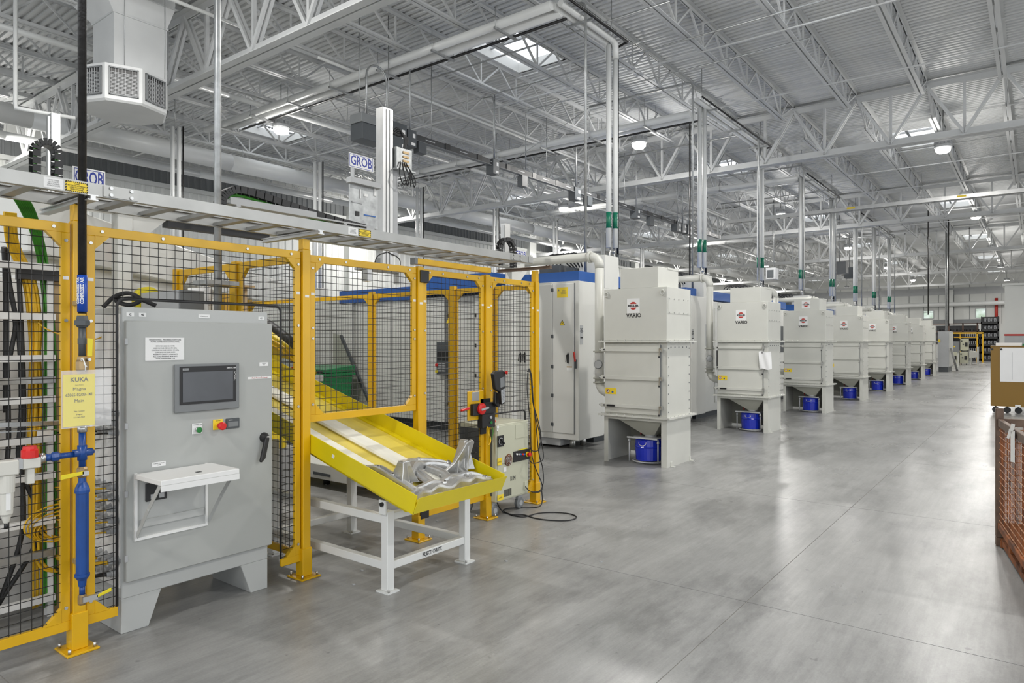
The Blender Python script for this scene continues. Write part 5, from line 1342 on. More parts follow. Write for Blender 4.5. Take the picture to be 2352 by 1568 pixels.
gp = part('gripper', MB().box(GX - .1, GX + .1, a[1], c[1] + .05, 2.40, 2.43).box(GX - .03, GX + .06, a[1] + .25, a[1] + .40, 2.43, 2.55), 'light_grey', ld, .004)
for y in (a[1] + .03, c[1] - .05): part('gripper_jaw', MB().box(GX + .0, GX + .09, y, y + .07, 2.27, 2.40), 'steel', gp)
m = MB()
for s in (-1, 1): m.tube(smooth([(GX + .1, a[1] + .32, 2.62), (GX + .12, a[1] + .32 + s * .16, 2.56), (GX + .1, a[1] + .32 + s * .2, 2.46)], 4), .006, 5)
part('hose', m, 'rubber', gp, kind='stuff')
def grob(px0, px1, ym, zh, label, X=GX + .12):
    a, c = onX(px0, ym, X), onX(px1, ym, X); y0, y1 = a[1], c[1]; zc = onX((px0 + px1) / 2, ym, X)[2]
    t = thing('machine_sign', label, 'sign', (X, (y0 + y1) / 2, zc - zh), 'white signs with blue capitals on the gantry')
    bd = part('sign_board', MB().box(X - .004, X, y0, y1, zc - zh, zc + zh), 'label_white', t, .003)
    w = .010; m = MB()
    m.box(X, X + .001, y0 + .012, y1 - .012, zc - zh + .010, zc - zh + .010 + w / 2).box(X, X + .001, y0 + .012, y1 - .012, zc + zh - .010 - w / 2, zc + zh - .010)
    m.box(X, X + .001, y0 + .012, y0 + .012 + w / 2, zc - zh + .01, zc + zh - .01).box(X, X + .001, y1 - .012 - w / 2, y1 - .012, zc - zh + .01, zc + zh - .01)
    part('blue_border', m, 'ink_blue', bd, kind='stuff')
    part('sign_lettering', MB().text('GROB', zh * 1.85, (X + .0005, (y0 + y1) / 2, zc), '+X', bold=zh * .03, fit=(y1 - y0) * .85), 'ink_blue', bd)
    part('sign_arm', MB().box(X - .03, X - .004, y0 + .05, y0 + .08, zc - zh - .1, zc), 'light_grey', t)
    return t
grob(801, 858, 373, .078, 'white sign with blue letters above the loader carriage plate')
grob(166, 242, 410, .077, 'white sign with blue letters just above the tray behind the air pipe')
grob(1182, 1209, 583, .05, 'small white sign with blue letters near the end of the tray')
def chain_arch(px, ptop, pbot, wpx, label, X=GX + .2):
    a, c = onX(px, ptop, X), onX(px + wpx, ptop, X); r = (c[1] - a[1]) / 2; yc = (a[1] + c[1]) / 2; zt = a[2] - r; zb = onX(px, pbot, X)[2] - .15
    t = thing('cable_chain', label, 'cable chain', (X, yc, zb))
    path = [Vector((X, yc - r, z)) for z in [zb + i * (zt - zb) / 6 for i in range(6)]] + [Vector((X, yc - r * math.cos(k * math.pi / 8), zt + r * math.sin(k * math.pi / 8))) for k in range(9)] + [Vector((X, yc + r, z)) for z in [zt - i * (zt - zb) / 6 for i in range(1, 7)]]
    for i in range(len(path) - 1):
        a_, b_ = path[i], path[i + 1]; d = (b_ - a_) * .08
        n = (b_ - a_).normalized().cross(Vector((1, 0, 0)))
        m = MB().bar(a_ + d + Vector((.04, 0, 0)), b_ - d + Vector((.04, 0, 0)), .012, .05, n).bar(a_ + d - Vector((.04, 0, 0)), b_ - d - Vector((.04, 0, 0)), .012, .05, n).bar((a_ + b_) / 2 + n * .022 - Vector((.04, 0, 0)), (a_ + b_) / 2 + n * .022 + Vector((.04, 0, 0)), .02, .006, n)
        part('chain_link', m, 'black', t)
    part('carried_cable', MB().tube(path, .012, 6), 'cable_green' if px < 500 else 'black', t)
    return t
chain_arch(80, 322, 400, 50, 'black cable chain arch standing over the tray beside the air pipe')
chain_arch(1147, 546, 585, 32, 'small black cable chain arch near the end of the tray')
for p0, pw, pt, lbl in ((118, 25, 258, 'short aluminium column beside the black chain arch'), (1160, 13, 512, 'slim aluminium column beside the small chain arch')):
    a, c = onX(p0, pt, GX + .05), onX(p0 + pw, pt, GX + .05)
    t = thing('loader_column', lbl, 'column', (GX, a[1], 2.66))
    part('profile', MB().box(GX - .03, GX + .05, a[1], c[1] - .01, 2.68, a[2]), 'alu', t, .003)
    part('rack', MB().box(GX + .0, GX + .04, a[1] - .02, a[1] - .003, 2.68, a[2] - .03), 'steel', t)
# long sloping chain
pts = [onX(x, y, GX + .35) for x, y in ((503, 478), (508, 455), (520, 443), (545, 437), (600, 452), (660, 472), (720, 492), (780, 510), (835, 524))]
pts = smooth(pts, 3)
t = thing('cable_chain', 'long black cable chain sloping along the gantry behind the tray', 'cable chain', tuple(pts[len(pts) // 2] - Vector((0, 0, .1))))
for i in range(len(pts) - 1):
    a_, b_ = pts[i], pts[i + 1]; d = (b_ - a_) * .06; n = (b_ - a_).normalized().cross(Vector((1, 0, 0)))
    s_ = 1 if n.z > 0 else -1
    m = MB().bar(a_ + d + Vector((.05, 0, 0)), b_ - d + Vector((.05, 0, 0)), .012, .06, n).bar(a_ + d - Vector((.05, 0, 0)), b_ - d - Vector((.05, 0, 0)), .012, .06, n)
    m.bar(a_ + d + n * s_ * .03, b_ - d + n * s_ * .03, .10, .006, n)
    part('chain_link', m, 'black', t)
low = [p - Vector((0, 0, .045)) for p in pts[6:]]
part('carried_cable', MB().tube(low, .014, 6), 'cable_green', t)
for yb_ in (pts[8].y, pts[-4].y): part('trough_bracket', MB().box(GX + .055, GX + .42, yb_, yb_ + .04, 2.785, 2.80), 'light_grey', t)
part('chain_trough', MB().box(GX + .28, GX + .42, pts[6].y, pts[-1].y, 2.80, 2.815).box(GX + .41, GX + .42, pts[6].y, pts[6].y + .9, 2.815, 2.86), 'light_grey', t)
# ================================================================== BUSWAY
BX = -9.5
bw = thing('busway', 'dark grey electrical busway with hanging tap boxes under the roof', 'busway', (BX, 16, 5.5))
y = 9.25
i = 0
while y < 24.5:
    part('busway_section', MB().box(BX - .04, BX + .04, y, y + .86, 5.47, 5.58), 'rack_dark', bw)
    part('joint_block', MB().box(BX - .05, BX + .05, y + .86, y + 1.0, 5.46, 5.59), 'black', bw)
    part('print', MB().box(BX + .04, BX + .042, y + .30, y + .56, 5.52, 5.535), 'light_grey', bw)
    part('lower_flange', MB().box(BX - .055, BX + .055, y, y + 1.0, 5.455, 5.463), 'mid_grey', bw)
    if i % 2 == 0: part('hanger_rod', MB().cyl((BX, y + .5, 5.58), (BX, y + .5, 7.07), .008, 6), 'galv', bw)
    y += 1.0; i += 1
def tapbox(p0, p1, q0, q1, d=.14):
    a, c = onX(p0, q0, BX + .07), onX(p1, q1, BX + .07)
    b = part('tap_box', MB().box(BX - d, BX + .07, a[1], c[1], c[2], min(a[2], 5.62)), 'mid_grey' if False else 'dark_grey', bw, .005)
    part('box_label', MB().box(BX + .07, BX + .072, a[1] + (c[1] - a[1]) * .55, a[1] + (c[1] - a[1]) * .85, c[2] + (a[2] - c[2]) * .55, c[2] + (a[2] - c[2]) * .8).box(BX + .07, BX + .072, a[1] + (c[1] - a[1]) * .4, a[1] + (c[1] - a[1]) * .85, c[2] + .03, c[2] + .08), 'label_white', b)
    part('conduit', MB().tube([(BX, (a[1] + c[1]) / 2, min(a[2], 5.6)), (BX, (a[1] + c[1]) / 2, 6.9), (BX - .05, (a[1] + c[1]) / 2, 7.0), (BX - .3, (a[1] + c[1]) / 2, 7.03)], .018, 8), 'galv', b)
for p in ((937, 957, 295, 340), (1133, 1147, 363, 402), (1321, 1335, 428, 462), (1461, 1471, 476, 503), (1555, 1565, 508, 533), (1568, 1577, 512, 536), (1580, 1590, 515, 540)): tapbox(*p)
for p0, p1, q0, q1 in ((962, 980, 325, 355), (1200, 1212, 404, 430), (1350, 1361, 452, 474), (1494, 1503, 502, 519)):
    a, c = onX(p0, q0, BX + .05), onX(p1, q1, BX + .05)
    part('tap_box', MB().box(BX - .1, BX + .05, a[1], c[1], c[2], 5.455), 'dark_grey', bw, .004)
a, c = onX(832, 290, BX + .1), onX(873, 325, BX + .1)
fb = thing('feed_box', 'dark grey feed box at the near end of the busway, open wireway on top', 'electrical box', (BX, a[1], c[2]))
part('box_body', MB().box(BX - .22, BX + .1, a[1], c[1] + .12, 5.17, 5.46), 'dark_grey', fb, .006)
part('hanger_rod', MB().cyl((BX - .1, a[1] + .1, 5.62), (BX - .1, a[1] + .1, 7.68), .01, 6), 'galv', fb)
part('wireway', MB().box(BX - .2, BX + .12, a[1] - .03, c[1] + .12, 5.46, 5.62), 'mid_grey', fb, .004)
part('conduit', MB().tube([(BX, a[1] + .18, 5.62)] + arc((BX, a[1] + .42, 6.35), .24, math.pi, 0, 10) + [(BX, a[1] + .66, 5.62)], .02, 8), 'galv', fb)
a, c = onX(900, 270, BX + .1), onX(935, 345, BX + .1)
fb = thing('breaker_box', 'larger dark grey breaker box with white labels beside the loader column', 'electrical box', (BX, a[1], c[2]))
part('box_body', MB().box(BX - .15, BX + .1, a[1], c[1], 5.05, 5.66), 'dark_grey', fb, .006)
part('hanger_rod', MB().cyl((BX - .1, a[1] + .1, 5.66), (BX - .1, a[1] + .1, 7.68), .01, 6), 'galv', fb)
part('box_label', MB().box(BX + .1, BX + .102, c[1] - .13, c[1] - .05, 5.38, 5.55).box(BX + .1, BX + .102, c[1] - .13, c[1] - .06, 5.22, 5.28).box(BX + .1, BX + .102, c[1] - .24, c[1] - .06, 5.09, 5.17), 'label_white', fb, kind='stuff')
# ================================================================== PIPE DROPS AND HEADERS
DX, DY0 = -5.92, 10.6
def mk_drop(x, y, zb, zt, sx, label, group, black=True, lab=True):
    t = thing('pipe_drop', label, 'pipe', (x, y, zb), group)
    for s in (-1, 1):
        yy = y + s * .062
        pts = [(x, yy, zb), (x, yy, zt - .14)] + [(x, yy - .14 + .14 * math.cos(a * math.pi / 8), zt - .14 + .14 * math.sin(a * math.pi / 8)) for a in range(1, 5)]
        pts = [(x, yy, zb), (x, yy, zt)]
        p = part('insulated_pipe', MB().tube([(q_[0] + s * .03, q_[1], q_[2]) for q_ in pts], .047, 14), 'pipe_white', t)
        if lab: 
            l_ = part('flow_label', MB().cyl((x + s * .03, yy, zb + .34), (x + s * .03, yy, zb + .62), .0485, 14), 'green_label', t)
            part('label_lettering', MB().text('COOLANT', .05, (x + s * .03 + .05, yy, zb + .48), '+Xup', ex=.0004, sx=.9), 'ink_white', l_)
            part('hose_tail', MB().tube([(x, yy, zb), (x, yy + s * .02, zb - .12), (x, yy, zb - .3)], .014, 6).cyl((x, yy, zb - .09), (x, yy, zb - .04), .024, 8), 'steel', t)
    part('hanger_rod', MB().cyl((x, y - .02, zt - .05), (x, y - .02, 7.68), .008, 6), 'galv', t)
    if black:
        part('black_pipe', MB().cyl((x + .02, y + .17, zb - .1), (x + .02, y + .17, zt + .05), .02, 8), 'pipe_black', t)
        part('valve', MB().cyl((x + .02, y + .17, zb - .2), (x + .02, y + .17, zb - .1), .03, 8).cyl((x + .02, y + .17, zb - .5), (x + .02, y + .17, zb - .2), .012, 6), 'dark_grey', t)
    return t
d0 = mk_drop(DX, DY0, 3.24, 6.80, 1, 'pair of white insulated pipes with green labels dropping beside the first dust collector', 'white pipe drops along the aisle')
for k in range(1, 8): dup(d0, (0, PIT * k, 0), 'white insulated pipe pair with green labels above the %s milling machine' % ORD[k])
e0 = mk_drop(-16.4, 8.09, 2.7, 6.74, 1, 'white insulated pipe pair dropping over the distant machine line, first', 'white pipe drops over the distant machine line', True, False)
for k in range(1, 7): dup(e0, (0, PIT * k, 0), 'white insulated pipe pair dropping over the distant machine line, %s' % ORD[k])
def header(y, x0, x1, z, label, black=True, jog=None):
    t = thing('pipe_header', label, 'pipe', ((x0 + x1) / 2, y, z - .1), 'white pipe headers under the roof')
    for s in (-1, 1):
        part('insulated_pipe', MB().cyl((x0, y + s * .135, z), (x1, y + s * .135, z), .074, 14), 'pipe_white', t)
    if black: part('black_pipe', MB().cyl((x0 + .9, y + .29, z - .05), (x1, y + .29, z - .05), .024, 8), 'pipe_black', t)
    x = x0 + .7
    while x < x1 - .2:
        h = part('hanger', MB().box(x - .02, x + .02, y - .26, y + .34, z - .115, z - .08), 'galv', t)
        for dy in (-.24, .32): part('hanger_rod', MB().cyl((x, y + dy, z - .1), (x, y + dy, 7.06), .006, 6), 'galv', h)
        x += 1.43
    return t
header(8.93, -16.3, DX - .06, 6.82, 'upper pair of white insulated pipes crossing under the first roof bay')
header(14.3, -16.3, DX - .06, 6.55, 'second white pipe pair crossing below the middle skylights')
header(22.7, -16.3, DX - .06, 6.75, 'third white pipe pair crossing beyond the second girder', False)
header(34.9, -16.3, DX - .06, 6.75, 'fourth white pipe pair crossing far down the hall', False)
def yrun(ya, yb, z, label):
    t = thing('pipe_run', label, 'pipe', (DX, (ya + yb) / 2, z - .1), 'white pipe runs along the aisle')
    for s in (-1, 1):
        x = DX + s * .07
        part('insulated_pipe', MB().tube([(x, ya, z), (x, yb - .12, z)] + [(x, yb - .12 + .12 * math.sin(a * math.pi / 8), z - .12 + .12 * math.cos(a * math.pi / 8)) for a in range(1, 5)] + [(x, yb, z - .3)], .055, 12), 'pipe_white', t)
    part('black_pipe', MB().tube([(DX + .24, ya - .1, z), (DX + .24, yb + .12, z), (DX + .02, yb + .17, z - .02)], .02, 8), 'pipe_black', t)
    y = ya + .6
    while y < yb: part('hanger', MB().box(DX - .2, DX + .3, y - .02, y + .02, z - .1, z - .07), 'galv', t); y += 1.8
yrun(8.85, DY0, 6.84, 'short white pipe run ending over the first dust collector drop')
yrun(14.2, DY0 + 2 * PIT, 6.84, 'white pipe run joining the second and third drops')
yrun(22.6, DY0 + 4 * PIT, 6.84, 'white pipe run joining the fourth and fifth drops')
yrun(31.0, DY0 + 7 * PIT, 6.84, 'long white pipe run joining the farthest drops')
# ================================================================== DUCTS, CONDUITS
def duct(name, x, z, r, ya, yb, label, m='pipe_white', step=2.4):
    t = thing(name, label, 'duct', (x, (ya + yb) / 2, z - r)); y = ya
    while y < yb:
        part('duct_section', MB().cyl((x, y, z), (x, min(y + step * 2, yb), z), r, 20), m, t)
        part('hanger_wire', MB().cyl((x, y + .4, z + r * .9), (x, y + .4, 7.1), .006, 5), 'galv', t)
        y += step * 2
    return t
duct('air_duct', -18.0, 6.62, .23, -4, 74, 'large round white fabric air duct along the outer wall')
duct('air_duct', -19.7, 6.55, .10, -4, 74, 'slim white duct beside the outer wall')
duct('sprinkler_main', -13.9, 6.93, .055, -6, 60, 'white sprinkler main running lengthways near the girder', step=3.5)
duct('sprinkler_main', -10.8, 6.98, .03, -6, 60, 'thin white sprinkler branch running lengthways', step=3.5)
# roof air diffuser
hc = Vector((-11.75, 4.95, 0)); 
hv = thing('air_diffuser', 'white octagonal air diffuser with dark grilles hanging from the roof', 'diffuser', (hc.x, hc.y, 5.15))
R8 = .66
def octo(z, r, off=22.5 / 2 + 11.25): return [Vector((hc.x + r * math.cos(math.radians(45 * k)), hc.y + r * math.sin(math.radians(45 * k)), z)) for k in range(8)]
zb, zt = 5.32, 5.86
m = MB(); lo, hi = octo(zb, R8), octo(zt, R8); bt = octo(5.29, R8 * .95)
m.add(lo + hi, [(k, (k + 1) % 8, 8 + (k + 1) % 8, 8 + k) for k in range(8)] + [tuple(range(8, 16))])
part('diffuser_housing', m, 'roof_white', hv)
m = MB(); m.add(lo + bt, [((k + 1) % 8, k, 8 + k, 8 + (k + 1) % 8) for k in range(8)] + [tuple(reversed(range(8, 16)))])
part('bottom_pan', m, 'roof_white', hv)
for k in range(8):
    a, b_ = lo[k], lo[(k + 1) % 8]; ax = (b_ - a).normalized(); n = ax.cross(Vector((0, 0, 1))); L = (b_ - a).length
    p0 = a + ax * .05 + n * .004; w_ = L - .1
    def fr(s0, s1, z0, z1, d=.02):
        q_ = [p0 + ax * s0, p0 + ax * s1, p0 + ax * s1 + n * d, p0 + ax * s0 + n * d]
        mm = MB(); vs = [Vector((v.x, v.y, z0)) for v in q_] + [Vector((v.x, v.y, z1)) for v in q_]
        return mm.add(vs, [(0, 3, 2, 1), (4, 5, 6, 7), (0, 1, 5, 4), (1, 2, 6, 5), (2, 3, 7, 6), (3, 0, 4, 7)])
    gr = part('grille', fr(0, w_, zb + .06, zt - .05, .004), 'black', hv)
    m = MB()
    for (s0, s1, z0, z1) in ((0, .02, zb + .06, zt - .05), (w_ - .02, w_, zb + .06, zt - .05), (0, w_, zb + .06, zb + .08), (0, w_, zt - .07, zt - .05)):
        f = fr(s0, s1, z0, z1, .025); m.add(f.v, f.f)
    part('grille_frame', m, 'mid_grey', gr)
    m = MB()
    for i in range(16):
        z = zb + .09 + i * .021; f = fr(.02, w_ - .02, z, z + .006, .014); m.add(f.v, f.f)
    for i in range(8):
        s = .04 + i * (w_ - .08) / 7; f = fr(s - .002, s + .002, zb + .08, zt - .07, .016); m.add(f.v, f.f)
    part('louvre', m, 'light_grey', gr, kind='stuff')
dz = [(hc.x - .5, hc.x + .5, hc.y - .30, hc.y + .46)]
part('duct_shaft', MB().box(hc.x - .45, hc.x + .32, hc.y - .28, hc.y + .54, zt, 6.75), 'roof_white', hv)
m = MB().add([(hc.x - .45, hc.y - .28, 6.75), (hc.x + .32, hc.y - .28, 6.75), (hc.x + .32, hc.y + .54, 6.75), (hc.x - .45, hc.y + .54, 6.75), (hc.x - .75, hc.y - .5, 7.1), (hc.x + .40, hc.y - .5, 7.1), (hc.x + .40, hc.y + .64, 7.1), (hc.x - .75, hc.y + .64, 7.1)], [(0, 1, 5, 4), (1, 2, 6, 5), (2, 3, 7, 6), (3, 0, 4, 7)])
part('duct_transition', m, 'roof_white', hv)
part('duct_collar', MB().box(hc.x - .75, hc.x + .40, hc.y - .5, hc.y + .64, 7.1, 7.67), 'roof_white', hv)
for z in (6.75, 7.1): part('duct_flange', MB().box(hc.x - (.47 if z < 7 else .77), hc.x + (.34 if z < 7 else .42), hc.y - (.30 if z < 7 else .52), hc.y + (.56 if z < 7 else .66), z - .012, z + .012), 'roof_white', hv)
for dx, dy in ((.56, -.22), (.50, .42)): part('hanger_wire', MB().cyl((hc.x + dx, hc.y + dy, zt), (hc.x + dx, hc.y + dy, 7.6), .006, 5), 'galv', hv)
# galvanised conduits
def conduit(pts, r, label, m='galv', group=None, name='conduit'):
    return single(name, MB().tube(pts, r, 10), m, label, 'conduit', group)
p = onX(500, 600, -4.66)
ct_ = thing('conduit', 'thick galvanised conduit rising behind the tray near the cabinet', 'conduit', (p[0], p[1], 0))
part('tube', MB().cyl((p[0], p[1], 0), (p[0], p[1], 7.6), .0245, 14), 'galv', ct_)
part('strut_clamp', MB().box(p[0] - .12, p[0] + .08, p[1] - .12, p[1] + .12, 2.0, 2.03), 'galv', ct_)
cx = -5.70
for k in range(8):
    yk = 9.35 + 4.28 * k + (.35 if k == 5 else 0)
    conduit([(cx, yk, 2.50), (cx, yk, 6.9)] + [(cx - .12 + .12 * math.cos(a * math.pi / 8), yk, 6.9 + .12 * math.sin(a * math.pi / 8)) for a in range(1, 5)] + [(cx - 2.5 if k % 2 else cx - 4.2, yk, 7.02)], .022, 'galvanised conduit rising from the %s machine cabinet to the roof' % ORD[k], 'galv', 'galvanised conduits rising from the cabinets')
for i, (xx, yy, zz, ll) in enumerate(((-7.4, 17.5, 2.9, 'beyond the second dust collector'), (-3.6, 33.4, 2.7, 'beyond the sixth dust collector'), (-3.3, 38.3, 2.3, 'beyond the last dust collector'))):
    conduit([(xx, yy, zz), (xx, yy, 7.67)], .022, 'thin black pipe hanging straight down ' + ll, 'pipe_black', 'thin black hanging pipes')
conduit([(-3.75, 42.4, 2.1), (-3.75, 42.4, 7.67)], .05, 'tall galvanised pipe rising from the distant grey cabinet', 'galv')
pa = [(-12.2, 3.6, 7.05), (-12.2, 3.6, 5.18), (-12.16, 3.6, 5.1), (-12.05, 3.75, 5.08), (-11.9, 4.3, 5.08)]
conduit(pa, .028, 'thin white drop pipe beside the octagonal diffuser', 'pipe_white')
conduit([(-1.0, 11.6, 7.0), (-15, 11.6, 7.0)], .016, 'thin conduit crossing under the joists near the skylights', 'galv')
conduit([(-3.2, 12.9, 7.0), (-9.4, 12.9, 7.0), (-9.5, 12.9, 6.9), (-9.5, 12.9, 5.62)], .016, 'thin conduit crossing and bending down to the busway', 'galv')
conduit([(-4.6, 10.1, 6.98), (-15, 10.1, 6.98)], .016, 'second thin conduit crossing close to the upper pipe pair', 'galv')
conduit([(BX, 12.2, 5.6), (-8.2, 13.7, 7.05)], .008, 'thin slanting brace wire rising from the busway', 'galv')
# high cable tray crossing on the right
ty, tz = 26.0, 6.12
tt = thing('roof_cable_tray', 'galvanised ladder tray crossing high above the aisle', 'cable tray', (1, ty, tz))
for s in (-.16, .16): part('side_rail', MB().box(-9.5, 11.5, ty + s - .01, ty + s + .01, tz, tz + .12), 'alu', tt)
for i in range(60): part('rung', MB().box(-9.35 + i * .35, -9.30 + i * .35, ty - .15, ty + .15, tz + .005, tz + .03), 'alu_soft', tt)
for x in (-5.2, -2.0, -.2, .8): part('yellow_tag', MB().box(x, x + .25, ty - .172, ty - .17, tz + .04, tz + .10), 'label_yellow', tt)
for i in range(7): part('hanger_rod', MB().cyl((-9 + i * 3, ty, tz), (-9 + i * 3, ty, 7.1), .01, 5), 'galv', tt)
# ================================================================== DISTANT MACHINE LINE
for k in range(6):
    dup(mac, (-9.3, PIT * k + 1.3, 0), 'white milling machine with blue header in the distant line, %s' % ORD[k])
# transfer enclosure behind the fence
te = thing('transfer_enclosure', 'long cream machine enclosure with recessed underside behind the fence', 'machine', (-8.5, 5.2, 0))
A_, B_ = Vector((-6.35, 2.6, 0)), Vector((-11.4, 8.1, 0)); d_ = (B_ - A_).normalized(); n_ = Vector((-d_.y, d_.x, 0)); n_ = n_ if n_.x < 0 else -n_
def slabx(s0, s1, w0, w1, z0, z1):
    q_ = [A_ + d_ * s0 + n_ * w0, A_ + d_ * s1 + n_ * w0, A_ + d_ * s1 + n_ * w1, A_ + d_ * s0 + n_ * w1]
    return MB().add([v + Vector((0, 0, z0)) for v in q_] + [v + Vector((0, 0, z1)) for v in q_], [(0, 3, 2, 1), (4, 5, 6, 7), (0, 1, 5, 4), (1, 2, 6, 5), (2, 3, 7, 6), (3, 0, 4, 7)])
L_ = (B_ - A_).length
part('upper_casing', slabx(-1.2, L_, 0, 1.5, 2.22, 2.62), 'machine_white', te, .01)
part('lower_ledge', slabx(-1.2, L_, .12, 1.5, 2.06, 2.22), 'machine_white', te)
part('side_casing', slabx(-1.2, L_, .06, 1.5, .1, 2.06), 'machine_white', te, .01)
for s in (.3, 1.9, 3.5, 5.1): part('panel_joint', slabx(s, s + .02, -.004, .0, 2.24, 2.60), 'mid_grey', te)
part('red_stack_light', MB().cyl((-6.2, 2.62, 2.28), (-6.2, 2.62, 2.42), .02, 10), 'red', te)
part('canister', MB().cyl((-7.1, 2.7, 1.85), (-7.1, 2.7, 2.22), .09, 16).cyl((-7.1, 2.7, 2.18), (-7.1, 2.7, 2.2), .11, 16), 'cream', te)
# conveyor and bin in the cell
a, c = onY(716, 846, 8.0), onY(806, 846, 8.0)
bn = thing('waste_bin', 'green plastic wheeled bin standing inside the robot cell', 'bin', ((a[0] + c[0]) / 2, 7.8, 0))
m = MB().add([(a[0] + .06, 7.45, .12), (c[0] - .06, 7.45, .12), (c[0] - .06, 8.0, .12), (a[0] + .06, 8.0, .12), (a[0], 7.4, 1.0), (c[0], 7.4, 1.0), (c[0], 8.05, 1.0), (a[0], 8.05, 1.0)], [(0, 3, 2, 1), (0, 1, 5, 4), (1, 2, 6, 5), (2, 3, 7, 6), (3, 0, 4, 7), (4, 5, 6, 7)])
part('bin_body', m, 'green_bin', bn, .02)
part('bin_rim', MB().box(a[0] - .03, c[0] + .03, 7.36, 8.09, .98, 1.03), 'green_bin', bn, .01)
part('bin_lid', MB().poly([(a[0] - .02, 7.42, 1.04), (a[0] - .02, 8.08, 1.04), (a[0] - .02, 8.08, 1.16), (a[0] - .02, 7.42, 1.10)], (c[0] - a[0] + .04, 0, 0)), 'green_bin', bn, .01)
part('dark_slot', MB().box(a[0] + .15, c[0] - .05, 7.415, 7.42, 1.035, 1.07), 'black', bn)
for x in (a[0] + .12, c[0] - .12): part('wheel', MB().cyl((x - .03, 7.55, .09), (x + .03, 7.55, .09), .09, 14), 'rubber', bn)
gs = thing('sloping_guard', 'dark grey sheet guard with slanting edge beside the green bin', 'guard', (-8.4, 8.3, 0))
P_ = [onY(x, y, 8.3) for x, y in ((765, 765), (783, 770), (855, 940), (865, 1010), (765, 1010))]
part('guard_sheet', MB().poly(P_, (0, .03, 0)), 'cream_dark', gs)
part('slanting_edge', MB().bar(P_[1], P_[2], .04, .05), 'dark_grey', gs)
lp_ = thing('low_platform', 'low pale platform on dark feet under the yellow chute', 'platform', (-6.3, 5.0, 0))
part('platform_deck', MB().box(-7.4, -5.25, 4.62, 5.3, .10, .26), 'machine_white', lp_, .006)
for x in (-7.1, -6.3, -5.4): part('platform_foot', MB().cyl((x, 4.8, 0), (x, 4.8, .10), .04, 10), 'black', lp_)
part('platform_name_plate', MB().box(-6.3, -6.0, 4.615, 4.62, .14, .17), 'dark_grey', lp_)
# robot arm
rb = thing('industrial_robot', 'yellow robot arm with dark hose reaching over the chute', 'robot', (-6.35, 4.05, 0))
part('pedestal', MB().box(-6.6, -6.1, 3.85, 4.3, 0, .5), 'light_grey', rb, .01)
part('turret', MB().lathe((-6.35, 4.05, .5), (0, 0, 1), [(0, .22), (.1, .22), (.14, .18), (.35, .17), (.4, .12)], 20), 'robot_yellow', rb)
part('lower_arm', loft([[Vector((-6.35 + x, 4.05 + y, z)) for x, y in ((-.1, -.08), (.1, -.08), (.1, .08), (-.1, .08))] for z in (.8, 1.1, 1.5)]), 'robot_yellow', rb, .03)
part('elbow', MB().cyl((-6.35, 3.92, 1.5), (-6.35, 4.18, 1.5), .15, 18), 'robot_yellow', rb)
part('forearm', MB().tube([(-6.35, 4.0, 1.62), (-6.0, 4.0, 1.56), (-5.7, 3.98, 1.48), (-5.55, 3.96, 1.42)], .1, 14, radii=[.13, .11, .085, .075]), 'robot_yellow', rb)
part('wrist', MB().cyl((-5.55, 3.96, 1.44), (-5.45, 3.95, 1.28), .07, 14), 'robot_yellow', rb)
gr_ = part('gripper', MB().box(-5.62, -5.35, 3.86, 4.04, 1.22, 1.28).box(-5.60, -5.56, 3.88, 4.02, 1.12, 1.22).box(-5.41, -5.37, 3.88, 4.02, 1.12, 1.22), 'alu_soft', rb, .004)
part('red_fitting', MB().cyl((-5.5, 3.85, 1.34), (-5.5, 3.80, 1.34), .02, 8), 'red', rb)
part('dress_hose', MB().tube(smooth([(-6.4, 3.9, 1.85), (-6.1, 3.88, 1.80), (-5.75, 3.87, 1.66), (-5.5, 3.86, 1.53), (-5.42, 3.88, 1.40)], 5), .042, 10), 'rubber', rb)
for o_ in (0, .05): part('signal_lead', MB().tube(smooth([(-6.3, 3.84, 1.72 - o_), (-5.9, 3.83, 1.62 - o_), (-5.6, 3.84, 1.5 - o_), (-5.45, 3.86, 1.36 - o_)], 5), .010, 6), 'cable_yellow', rb)
# junction box and drums above the cabinet
a = onX(413, 665, -4.95); c = onX(470, 665, -4.95)
jb = thing('junction_box', 'grey junction box on a stand seen over the control cabinet', 'electrical box', (-5.1, a[1], 0))
part('box_body', MB().box(-5.55, -4.95, a[1], c[1], 1.80, a[2]), 'mid_grey', jb, .004)
part('left_face', MB().box(-5.55, -4.96, a[1] - .004, a[1], 1.80, a[2]), 'light_grey', jb)  # left face, a paler grey than the body
part('stand', MB().box(-5.12, -5.04, (a[1] + c[1]) / 2 - .04, (a[1] + c[1]) / 2 + .04, 0, 1.80), 'mid_grey', jb)
part('yellow_disc', MB().cyl((-5.64, a[1] + .06, 1.93), (-5.56, a[1] + .06, 1.93), .10, 20), 'valve_yellow', jb)
a = onX(545, 640, -5.2)
cs = thing('canister_stand', 'white canister and cardboard tube on yellow stand behind the conduit', 'canister', (-5.2, a[1], 0))
part('yellow_column', MB().box(-5.26, -5.16, a[1] - .14, a[1] - .04, 0, 1.98), 'fence_yellow', cs, .003)
part('cardboard_tube', MB().cyl((-5.2, a[1] + .02, 1.6), (-5.2, a[1] + .02, 2.04), .06, 16), 'cardboard', cs)
part('white_canister', MB().cyl((-5.3, a[1] - .26, 1.6), (-5.3, a[1] - .26, 2.02), .09, 16), 'label_white', cs)
part('tube_lid', MB().box(-5.30, -5.10, a[1] - .2, a[1] + .1, 2.04, 2.055), 'cardboard', cs)
part('stand_shelf', MB().box(-5.42, -5.1, a[1] - .38, a[1] + .12, 1.58, 1.6), 'galv', cs)
